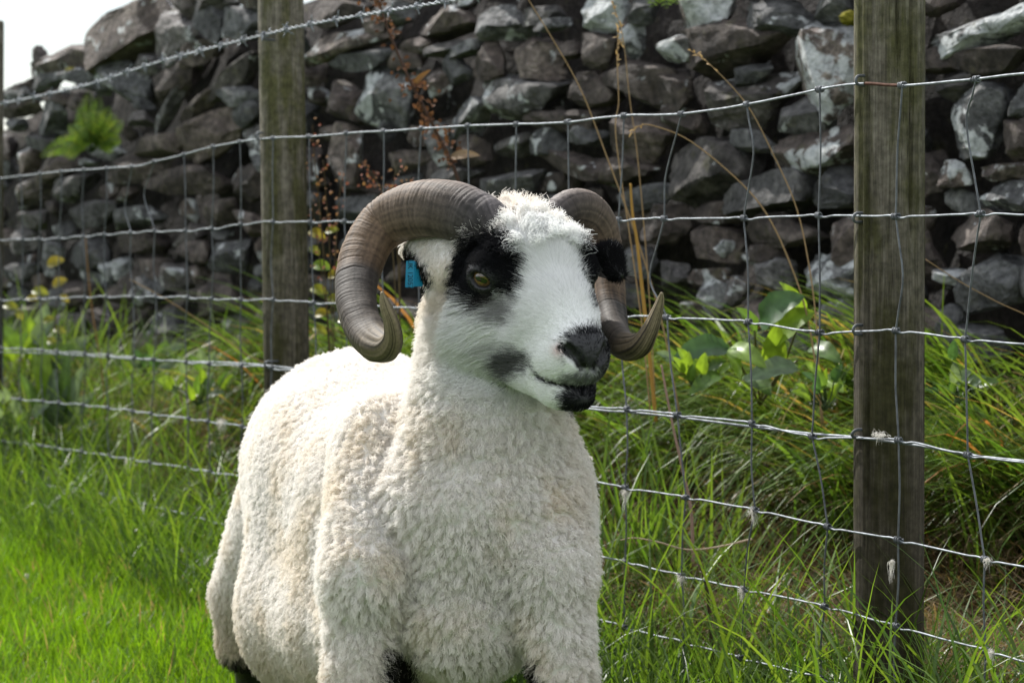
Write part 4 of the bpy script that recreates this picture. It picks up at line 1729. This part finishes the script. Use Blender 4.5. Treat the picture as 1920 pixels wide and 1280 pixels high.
# verge: longer grass along the fence, tussocks hanging over the bank, dead thatch beneath
DOWN = math.atan2(-.38, -.92)
vp, dp = [], []
n = 16500
r = scatter(n, -3.2, 1.6, 2.4, 9, lambda X, Y: (fence_s(X, Y) > -.20) & (fence_s(X, Y) < np.where(X > -.6, .27, .42)), .33)
g = fbm(np.concatenate([r[:, :2] * 2.6, r[:, :1] * 0 + 5], 1), 3)
c = tint(n, (.045, .105, .012), (.105, .180, .022))
vp.append(blades(r, rng.uniform(.10, .23, n) * (1 + .7 * g), rand_dir(n), rng.uniform(.1, .8, n), rng.uniform(.0025, .005, n), c, 5))
n = 2600
r = scatter(n, -2.6, 1.6, 2.4, 8, lambda X, Y: (fence_s(X, Y) > -.12) & (fence_s(X, Y) < np.where(X > -.6, .22, .5)), .33)
vp.append(blades(r, rng.uniform(.22, .40, n), rand_dir(n), rng.uniform(.3, .9, n), rng.uniform(.003, .0065, n), tint(n, (.06, .13, .014), (.13, .20, .025)), 7))
# tussocks
nt = 165
tc_ = scatter(nt, -2.4, 1.6, 3.0, 8.2, lambda X, Y: (wall_d(X, Y) > .03) & (wall_d(X, Y) < .46) & (fence_s(X, Y) > .16), .30)
for q in tc_:
    m = int(rng.integers(38, 95))
    rr = np.concatenate([q[:2] + rng.normal(size=(m, 2)) * .035, np.full((m, 1), q[2])], 1)
    left = q[0] < -.55
    hh = rng.uniform(.26, .52, m) * (.42 if left else 1.0) * rng.uniform(.75, 1.15)
    tone = rng.random()
    c = tint(m, (.055, .120, .014), (.130, .200, .030)) * (.75 + .5 * tone)
    yel = rng.random(m) < .07
    c[yel] = tint(int(yel.sum()), (.26, .20, .05), (.34, .25, .09))
    org = rng.random(m) < .015
    c[org] = tint(int(org.sum()), (.30, .13, .04), (.36, .18, .06))
    a = DOWN + rng.normal() * .28
    vp.append(blades(rr, hh, rand_dir(m, a, .36), rng.uniform(.65, 1.30, m), rng.uniform(.0045, .0105, m), c, 8))
    m2 = int(m * .8)
    rr = np.concatenate([q[:2] + rng.normal(size=(m2, 2)) * .05, np.full((m2, 1), q[2])], 1)
    c = tint(m2, (.12, .084, .045), (.25, .185, .10))
    dp.append(blades(rr, rng.uniform(.15, .36, m2) * (.7 if left else 1), rand_dir(m2, a, .8), rng.uniform(.7, 1.4, m2), rng.uniform(.0016, .0034, m2), c, 7))
n = 7000
r = scatter(n, -3, 1.6, 2.6, 9, lambda X, Y: (wall_d(X, Y) > .0) & (fence_s(X, Y) > .1), .33)
dp.append(blades(r, rng.uniform(.06, .18, n), rand_dir(n), rng.uniform(.4, 1.3, n), rng.uniform(.0016, .003, n), tint(n, (.050, .038, .020), (.11, .080, .040)), 5))
n = 19000
r = scatter(n, -2, 1.8, 2.6, 8, lambda X, Y: (wall_d(X, Y) > .22) & (fence_s(X, Y) > .20) & (X > -.7), .33)
dp.append(blades(r, rng.uniform(.12, .30, n), rand_dir(n, DOWN, .7), rng.uniform(.7, 1.45, n), rng.uniform(.0018, .0040, n), tint(n, (.095, .068, .036), (.215, .155, .082)), 6))
n = 5000
r = scatter(n, -3, 1.6, 2.6, 9, lambda X, Y: (wall_d(X, Y) > .02) & (fence_s(X, Y) > .1) & ((X < -.6) | (wall_d(X, Y) < .3)), .33)
vp.append(blades(r, rng.uniform(.08, .20, n), rand_dir(n), rng.uniform(.2, 1.0, n), rng.uniform(.0025, .0045, n), tint(n, (.04, .09, .012), (.09, .15, .02)), 5))
for x, y, d, m, sp_, h0, h1 in ((1235, 690, 4.25, 70, .06, .26, .46), (1190, 690, 4.2, 40, .04, .24, .42), (1300, 700, 4.2, 40, .05, .18, .32), (375, 720, 5.7, 36, .05, .25, .42), (1880, 760, 4.0, 60, .07, .2, .36), (1590, 700, 4.2, 50, .06, .2, .34)):
    b = P(x, y, d)
    rr = np.concatenate([b[:2] + rng.normal(size=(m, 2)) * sp_, np.full((m, 1), 0.0)], 1)
    rr[:, 2] = ground_z(rr[:, 0], rr[:, 1])
    vp.append(blades(rr, rng.uniform(h0, h1, m), rand_dir(m), rng.uniform(.05, .45, m), rng.uniform(.004, .008, m), tint(m, (.06, .13, .014), (.13, .20, .03)), 8))
grass_object("verge_grass", vp, GRASS, "long arching green grass on the bank between fence and wall")
grass_object("dead_thatch", dp, DEAD, "brown dead grass hanging under the tussocks")

# ------------------------------------------------------------------ leaves
LEAF = leafy("leaf", .45, .40, .45, 60)


def leaf(mb, base, tip, width, col, bend=.18, shape=.42, up=None, curl=.25, nl=11, nw=7, wavy=0.0):
    base, tip = np.asarray(base, float), np.asarray(tip, float)
    ax = tip - base
    L = np.linalg.norm(ax)
    ax = ax / L
    view = nrm(base - CAM)
    nm = -view + (np.array([0, 0, .6]) if up is None else np.asarray(up))
    nm = nrm(nm - ax * (nm @ ax))
    sd = np.cross(ax, nm)
    t = np.linspace(0, 1, nl)
    s = np.linspace(-1, 1, nw)
    w = (np.power(t, .55 * shape / .42) * np.power(1 - t, .75)) ** 1.0
    w = w / w.max()
    Tm, Sm = np.meshgrid(t, s, indexing='ij')
    Wm = w[:, None] * width / 2
    z = bend * L * np.sin(Tm * math.pi) * .6 - bend * L * Tm ** 2 * .5 + curl * Wm * np.abs(Sm) ** 1.5
    z = z + wavy * width * np.sin(Tm * 17 + Sm * 1.3) * np.abs(Sm)
    V = base + Tm[..., None] * L * ax + (Sm * Wm)[..., None] * sd + z[..., None] * nm
    i, j = np.meshgrid(np.arange(nl - 1), np.arange(nw - 1), indexing='ij')
    F = np.stack([i * nw + j, (i + 1) * nw + j, (i + 1) * nw + j + 1, i * nw + j + 1], -1).reshape(-1, 4)
    rib = np.exp(-(Sm / .13) ** 2) + .5 * np.exp(-((((Tm * 7 - np.abs(Sm) * 1.2) % 1) - .5) / .12) ** 2) * (np.abs(Sm) > .15)
    c = np.array(col)[None, None] * (1 + .30 * rib[..., None])
    mb.add(V.reshape(-1, 3), F, np.clip(c.reshape(-1, 3), .004, .6))


def plant(name, label, cat, base, group=None):
    return empty(name, tuple(float(v) for v in base), label, cat, group)


def part(name, mb, mat, root):
    o = link(name, mb.mesh(name, mat, True, np.array(root.location)))
    o.parent = root
    return o


def stem_pts(pxs, n=24):
    s = smooth_path(np.array(pxs, float), n)
    return np.array([P(a[0], a[1], a[2]) for a in s])


BRIGHT, MIDG, DARKG, GREY = (.150, .240, .022), (.075, .140, .024), (.042, .095, .030), (.105, .155, .085)

dock = plant("dock_plant", "leafy dock with broad green leaves beside the near post below the wall", "plant", P(1420, 720, 4.25))
for b, t, w, c, dz in (((1368, 640), (1276, 652), 46, DARKG, .03), ((1425, 596), (1494, 545), 56, DARKG, -.02), ((1448, 630), (1514, 575), 54, BRIGHT, 0),
                       ((1452, 676), (1456, 606), 42, BRIGHT, .02), ((1368, 640), (1428, 668), 34, BRIGHT, -.02), ((1370, 643), (1386, 690), 20, BRIGHT, 0),
                       ((1496, 676), (1408, 694), 38, GREY, -.03), ((1508, 590), (1472, 524), 26, BRIGHT, .02), ((1540, 700), (1576, 716), 32, BRIGHT, 0),
                       ((1400, 690), (1440, 720), 36, MIDG, 0), ((1415, 620), (1390, 570), 30, MIDG, .04), ((1520, 640), (1570, 660), 34, MIDG, .03), ((1350, 690), (1300, 720), 30, MIDG, .0)):
    mb = MB()
    b, t = (b[0], b[1] + 12), (t[0], t[1] + 12)
    leaf(mb, P(*b, 4.15 + dz), P(t[0] + (t[0] - b[0]) * .1, t[1] + (t[1] - b[1]) * .1, 4.12 + dz - .03), w * 1.15 * 4.15 / FPX, c, wavy=.05)
    part("leaf", mb, LEAF, dock)
mb = MB()
for e in ((1368, 640), (1448, 630), (1500, 600), (1496, 676), (1415, 620)):
    add_tube(mb, stem_pts([(1425, 760, 4.2), ((1425 + e[0]) / 2, 700, 4.18), (e[0], e[1], 4.15)], 10), .0018, 6, (.10, .10, .03))
part("stem", mb, LEAF, dock)

weed = plant("leafy_weed", "pale green broad-leaved weed in the long grass left of the ram", "plant", P(110, 800, 6.3))
for b, t, w, c in (((105, 800), (100, 694), 36, GREY), ((120, 795), (152, 690), 34, GREY), ((95, 790), (62, 655), 28, BRIGHT), ((90, 790), (80, 615), 26, BRIGHT), ((130, 800), (172, 735), 32, GREY),
                   ((85, 800), (40, 700), 26, MIDG), ((115, 800), (128, 650), 24, MIDG), ((100, 810), (60, 770), 28, MIDG), ((125, 810), (180, 790), 26, GREY)):
    mb = MB()
    leaf(mb, P(*b, 6.3), P(*t, 6.25), w * 6.3 / FPX, c, wavy=.06)
    part("leaf", mb, LEAF, weed)


def weed_clump(label, x, y, d, hpx, n, cols):
    b0 = P(x, y, d)
    w_ = plant("leafy_weed", label, "plant", b0, "leafy weeds at the foot of the wall")
    for k_ in range(n):
        a = random.uniform(-1.15, 1.15)
        st = random.uniform(.15, .8)
        bx, by = x + math.sin(a) * hpx * st * .8, y - math.cos(a) * hpx * st
        ln = hpx * random.uniform(.26, .44)
        a2 = a + random.uniform(-.7, .7)
        m = MB()
        dd = d + random.uniform(-.07, .07)
        leaf(m, P(bx, by, dd), P(bx + math.sin(a2) * ln, by - math.cos(a2) * ln, dd - .02), ln * random.uniform(.42, .6) * d / FPX, random.choice(cols), wavy=.05)
        s_ = stem_pts([(x, y, d), ((x + bx) / 2 + 4, (y + by) / 2, d), (bx, by, dd)], 8)
        add_tube(m, s_, .0011, 5, (.06, .10, .03))
        part("leaf", m, LEAF, w_)


weed_clump("bushy green weed nearest the far left post", 48, 730, 6.9, 150, 22, (BRIGHT, MIDG, GREY))
weed_clump("low green weed between the far left post and the pale broad-leaved weed", 20, 820, 6.2, 90, 16, (MIDG, GREY, BRIGHT))
weed_clump("small leafy weed in the grass just left of the ram's back", 370, 760, 5.5, 90, 16, (BRIGHT, MIDG, GREY))
weed_clump("dark leafy weed low on the wall foot left of the middle post", 285, 720, 6.3, 100, 16, (MIDG, DARKG, GREY))
weed_clump("broad-leaved green weed between the far horn and the upright dock", 1300, 730, 4.15, 105, 13, (BRIGHT, MIDG, GREY))
weed_clump("low green weed just left of the near post under the dock", 1545, 770, 4.05, 95, 12, (BRIGHT, MIDG, DARKG))
weed_clump("leafy weed in the shade at the right edge beyond the near post", 1790, 760, 4.1, 110, 12, (MIDG, DARKG, GREY))
YEL = (.20, .215, .020)


def sprig(label, stem, leaves, d, base, grp):
    r = plant("leafy_sprig", label, "plant", base, grp)
    m = MB()
    add_tube(m, stem_pts([(x, y, d) for x, y in stem], 16), .0014, 6, (.06, .035, .02))
    part("stem", m, LEAF, r)
    for x, y, s_, a in leaves:
        m = MB()
        dx, dy = math.cos(math.radians(a)) * s_ / 2, math.sin(math.radians(a)) * s_ / 2
        dd = d + random.uniform(-.05, .05)
        leaf(m, P(x - dx, y - dy, dd), P(x + dx, y + dy, dd - .01), s_ * .68 * d / FPX, random.choice((YEL, YEL, BRIGHT, (.24, .20, .02))), shape=.5)
        part("leaf", m, LEAF, r)


sprig("sprig of yellow-green leaves just right of the middle post", [(618, 690), (612, 560), (604, 430)],
      [(594, 440, 34, 20), (622, 432, 26, -10), (603, 500, 36, 10), (628, 515, 28, -20), (598, 545, 34, 15), (628, 562, 32, 5), (604, 588, 30, -10), (590, 470, 24, 40), (642, 494, 26, -30), (646, 600, 26, 0), (600, 620, 28, 20)], 4.95, P(618, 690, 4.95), "yellow-leaved sprigs")
sprig("sprig of yellowing leaves against the wall foot far left", [(98, 680), (106, 580), (112, 490)],
      [(75, 548, 32, 10), (112, 530, 30, -25), (104, 492, 34, -20), (60, 560, 22, 5), (120, 560, 22, 30), (92, 600, 24, -15), (20, 575, 28, 10), (36, 590, 22, 60), (112, 620, 24, 15), (96, 640, 24, 0)], 6.6, P(98, 680, 6.6), "yellow-leaved sprigs")

# fern growing out of the wall
q, dw_ = wall_geo(176, 292)
DFN = dw_ - .10
fern = plant("wall_fern", "bright green fern growing from a crevice high in the wall's left end", "fern", P(176, 292, DFN))
for tip, bow in (((166, 172), -8), ((206, 200), 4), ((230, 226), 10), ((228, 262), 12), ((76, 292), -16), ((130, 234), -10), ((114, 266), -10), ((150, 200), -7), ((186, 180), -2), ((216, 214), 7)):
    m = MB()
    a = np.array([(172, 286, DFN), ((172 + tip[0]) / 2 + bow * .3, (286 + tip[1]) / 2 - abs(bow), DFN - .06), (tip[0], tip[1], DFN - .13)])
    sp = stem_pts(a, 22)
    add_tube(m, sp, np.linspace(.0016, .0004, 22), 5, (.05, .09, .015))
    ln = np.linalg.norm(sp[-1] - sp[0])
    for i_ in range(3, 22):
        t = i_ / 21
        w = .24 * ln * (1 - t) ** .8 * min(1, t * 5 + .2) + .004
        tg = nrm(sp[min(i_ + 1, 21)] - sp[i_ - 1])
        sdv = nrm(np.cross(tg, nrm(sp[i_] - CAM) + np.array([0, 0, .3])))
        for sg in (-1, 1):
            leaf(m, sp[i_], sp[i_] + (sdv * sg + tg * .5) * w, w * .17, random.choice(((.095, .155, .026), (.075, .130, .024), (.12, .175, .03), MIDG)), nl=6, nw=3, curl=.3)
    part("frond", m, LEAF, fern)

# tuft of fern leaves at the top edge of the wall
q, dw2 = wall_geo(1240, 0)
f2 = plant("wall_fern", "green fern tips hanging from the wall's upper edge at top centre", "fern", P(1240, -25, dw2 - .08))
for tip in ((1222, 12), (1250, 14), (1270, 6), (1236, 2)):
    m = MB()
    sp = stem_pts([(1245, -60, dw2 - .06), ((1245 + tip[0]) / 2, -30, dw2 - .10), (*tip, dw2 - .14)], 14)
    add_tube(m, sp, .0010, 5, (.05, .09, .015))
    for i_ in range(2, 14):
        t = i_ / 13
        w = .030 * (1 - t) ** .6 + .004
        tg = nrm(sp[min(i_ + 1, 13)] - sp[i_ - 1])
        sdv = nrm(np.cross(tg, nrm(sp[i_] - CAM)))
        for sg in (-1, 1):
            leaf(m, sp[i_], sp[i_] + (sdv * sg + tg * .45) * w, w * .4, BRIGHT, nl=5, nw=3)
    part("frond", m, LEAF, f2)

# ------------------------------------------------------------------ dry stems
STRAW = leafy("straw", .2, .7, .25)


def dry_stem(label, pts, d, r0, col, head=None, n=40):
    s = stem_pts([(x, y, d) if len(p_) == 2 else p_ for p_ in pts for x, y in [p_[:2]]], n)
    o = plant("dry_grass_stem", label, "grass stem", s[-1], "dry grass stems by the fence")
    m = MB()
    add_tube(m, s, np.linspace(r0 * .55, r0, n), 6, col)
    part("stem", m, STRAW, o)
    if head:
        m = MB()
        for k_ in range(head):
            i_ = int(k_ * 9 / head)
            a = s[i_]
            dr = nrm(rng.normal(size=3) * .7 + (s[0] - s[6]) / np.linalg.norm(s[0] - s[6]) * 1.2)
            leaf(m, a, a + dr * rng.uniform(.006, .012), .0028, tuple(np.array(col) * rng.uniform(.8, 1.3)), nl=4, nw=3, curl=.6)
        part("seed_head", m, STRAW, o)["kind"] = "stuff"


TAN = (.30, .205, .105)
dry_stem("long straw stem slanting down from the top centre in front of the wall", [(972, -30), (1040, 80), (1092, 175), (1140, 300), (1192, 440), (1240, 600), (1275, 780)], 4.35, .0016, TAN)
dry_stem("upright straw stem with a seed head left of the slanting brown one", [(1160, 55), (1157, 110), (1160, 190), (1155, 260), (1185, 470), (1205, 620), (1220, 780)], 4.30, .0014, TAN, 16)
dry_stem("thin upright straw stem behind the far horn", [(1150, 10), (1168, 70), (1180, 180), (1196, 300), (1212, 480), (1222, 630), (1230, 780)], 4.40, .0012, TAN, 14)
dry_stem("curved straw stem with a nodding tip above the second net wire", [(1296, 96), (1330, 120), (1400, 196), (1450, 290), (1490, 380), (1512, 470), (1530, 600), (1540, 800)], 4.05, .0013, TAN, 8)
dry_stem("arching straw stem bent over to the left behind the far horn", [(1187, 246), (1200, 236), (1225, 236), (1290, 262), (1370, 325), (1430, 390), (1475, 478), (1515, 600), (1545, 800)], 4.10, .0015, TAN, 6)
dry_stem("straw stem lying across the left net between far post and middle post", [(244, 524), (310, 560), (390, 612), (455, 660), (510, 690), (590, 760)], 5.55, .0018, TAN)
dry_stem("orange-brown upright stem against the dark wall far left", [(160, 440), (166, 520), (174, 590), (190, 690), (200, 800)], 6.5, .0026, (.26, .15, .06))
dry_stem("thin tan stem right of the near post crossing a round boulder", [(1735, 486), (1800, 528), (1870, 566), (1960, 612), (2080, 720), (2130, 830)], 4.0, .0011, TAN)
dry_stem("thick broken pinkish-brown stem beside the ram's chest", [(1240, 684), (1250, 740), (1264, 810), (1280, 880), (1296, 960), (1300, 1060)], 3.95, .0028, (.30, .20, .16))
dry_stem("pale twisted stem lying level behind the lower net wires", [(1163, 1012), (1190, 1008), (1235, 1016), (1290, 1030), (1350, 1024), (1410, 1010)], 3.75, .0016, (.42, .33, .24))
dry_stem("short yellow broken stem standing behind the far horn", [(1182, 344), (1186, 400), (1194, 450), (1204, 540), (1216, 650), (1230, 790)], 4.30, .0036, (.36, .21, .045))
dry_stem("dark withered stem low between the ram and the near post", [(1312, 1050), (1326, 1110), (1332, 1180), (1338, 1290)], 3.72, .0034, (.07, .045, .03), 26)

# tall withered dock with rust-brown seeds
RUSTY = leafy("rust_seed", .2, .75, .2)
wd = plant("withered_dock", "tall dead dock stalk with rust-brown seeds leaning above the ram's near horn", "plant", P(900, 520, 4.75))
sp = stem_pts([(690, -60, 4.70), (712, 10, 4.70), (735, 75, 4.70), (768, 150, 4.70), (800, 212, 4.70), (830, 272, 4.72), (858, 335, 4.72), (905, 500, 4.75), (950, 680, 4.75), (975, 860, 4.72)], 60)
m = MB()
add_tube(m, sp, np.linspace(.0018, .0042, 60), 8, (.075, .042, .030))
part("stem", m, STRAW, wd)
for c0 in range(2, 38, 2):
    if c0 in (14, 16):
        continue
    m = MB()
    for k_ in range(11):
        a = sp[c0] + rng.normal(size=3) * np.array([.013, .012, .012])
        dr = nrm(rng.normal(size=3))
        leaf(m, a, a + dr * rng.uniform(.007, .013), rng.uniform(.005, .009), tuple(np.array((.095, .045, .024)) * rng.uniform(.5, 1.5)), nl=4, nw=3, curl=.5)
    part("seed_cluster", m, RUSTY, wd)["kind"] = "stuff"
m = MB()
leaf(m, sp[21], sp[21] + np.array([.028, -.02, .028]), .011, (.17, .085, .03))
part("leaf", m, RUSTY, wd)
m = MB()
leaf(m, sp[36], sp[36] + np.array([.05, -.02, .006]), .018, (.20, .14, .09))
part("leaf", m, RUSTY, wd)


def sorrel(label, stems, d, base):
    o = plant("sorrel_plant", label, "plant", base, "sorrel plants gone to seed")
    for st in stems:
        s = stem_pts([(x, y, d) for x, y in st], 26)
        m = MB()
        add_tube(m, s, np.linspace(.0006, .0013, 26), 5, (.09, .065, .03))
        part("stem", m, STRAW, o)
        m = MB()
        for i_ in range(0, 14):
            for _ in range(2):
                a = s[i_] + rng.normal(size=3) * np.array([.009, .008, .006])
                leaf(m, a, a + nrm(rng.normal(size=3)) * rng.uniform(.004, .009), rng.uniform(.004, .007), random.choice(((.20, .070, .042), (.17, .080, .045), (.24, .13, .06), (.12, .065, .05))), nl=4, nw=3, curl=.5)
        part("seed_head", m, RUSTY, o)["kind"] = "stuff"


sorrel("reddish seeding sorrel close against the right of the middle post", [[(586, 232), (590, 300), (600, 400), (615, 600), (622, 820)], [(606, 300), (612, 380), (618, 460), (622, 620), (625, 820)], [(640, 330), (634, 400), (628, 500), (626, 640), (628, 820)], [(585, 380), (592, 430), (604, 520), (618, 640), (624, 820)]], 4.9, P(620, 640, 4.9))
sorrel("reddish seeding sorrel spreading behind the near horn's top", [[(676, 300), (700, 330), (722, 380), (740, 520), (748, 820)], [(742, 312), (738, 360), (742, 420), (748, 540), (750, 820)], [(690, 345), (715, 352), (735, 392), (748, 520), (751, 820)], [(765, 335), (756, 372), (752, 430), (750, 540), (752, 820)]], 4.8, P(748, 540, 4.8))

# ------------------------------------------------------------------ small white flower heads in the lawn
PETAL = leafy("petal", .3, .6, .3)
for x, y, d, lab in ((180, 1003, 5.6, "lone white flower head at the lit edge of the lawn"), (92, 938, 6.2, "white flower head nearest the far left post"), (50, 1080, 5.2, "white flower head low in the left of the lawn"),
                     (374, 1036, 5.0, "white flower head closest to the ram's hind leg"), (344, 1031, 5.05, "white flower head just left of another beside the ram's rump")):
    b = P(x, y, d)
    g0 = float(ground_z(b[0], b[1]))
    o = plant("white_flower", lab, "flower", (b[0], b[1], g0), "white flower heads in the lawn")
    m = MB()
    add_tube(m, np.array([(b[0], b[1], g0 - .01), (b[0] + .002, b[1], (g0 + b[2]) / 2), b]), .0009, 5, (.07, .12, .03))
    part("stem", m, GRASS, o)
    m = MB()
    for k_ in range(40):
        dr = nrm(rng.normal(size=3) + np.array([0, 0, .5]))
        leaf(m, b, b + dr * .006, .0022, (.55, .55, .52), nl=4, nw=3)
    part("flower_head", m, PETAL, o)

# ------------------------------------------------------------------ wool caught on the wire
for x, y, s_, hang, lab in ((1650, 815, 17, 0, "wool tuft caught on the doubled wire in front of the near post"), (1172, 922, 12, 14, "wool tuft on the net knot nearest the ram's chest"), (1412, 958, 13, 10, "white wool tuft on the wire midway between ram and near post"),
                            (1277, 1083, 16, 6, "large greyish wool tuft on a low net knot right of the ram"), (1392, 1106, 12, 10, "wool tuft low on the net two knots left of the near post"), (1672, 1052, 9, 18, "teardrop wool tuft hanging in front of the near post's foot"),
                            (1852, 1049, 12, 4, "wool tuft on the net knot right of the near post"), (1858, 1222, 14, 6, "lowest wool tuft on the net right of the near post"), (415, 790, 14, 8, "wool tuft on the net left of the ram's back"), (240, 862, 10, 6, "far wool tuft on a low left net wire")):
    c0 = on_plane(x, y, FN, FC - .003)
    d = (c0 - CAM) @ FWD
    R = s_ * .85 * d / FPX
    FT3 = np.array([FT[0], FT[1], 0])
    nh = 75
    K = 7
    tt = np.linspace(0, 1, K)
    a0 = rng.normal(size=(nh, 3)) * R * np.array([.30, .22, .22])
    if x == 1650:
        a0 = a0 * np.array([.6, .6, .5]) + FT3 * rng.normal(size=(nh, 1)) * R * .75
    dr = nrm(rng.normal(size=(nh, 3)))
    dr2 = nrm(rng.normal(size=(nh, 3)))
    pts = a0[:, None] + tt[None, :, None] * dr[:, None] * R * .55 + (np.sin(tt * 5)[None, :, None]) * dr2[:, None] * R * .28
    pts[:, :, 2] -= (tt ** 1.3)[None] * (hang + 7) * d / FPX * rng.random((nh, 1)) ** 2 * 1.6
    o = hair_object("wool_tuft", pts, np.tile(np.linspace(.00020, .00006, K), (nh, 1)), np.tile([.74, .71, .66], (nh, 1)) * rng.uniform(.75, 1.1, (nh, 1)), WOOL)
    o.location = c0
    tag(o, lab, "wool tuft", "wool tufts caught on the fence")
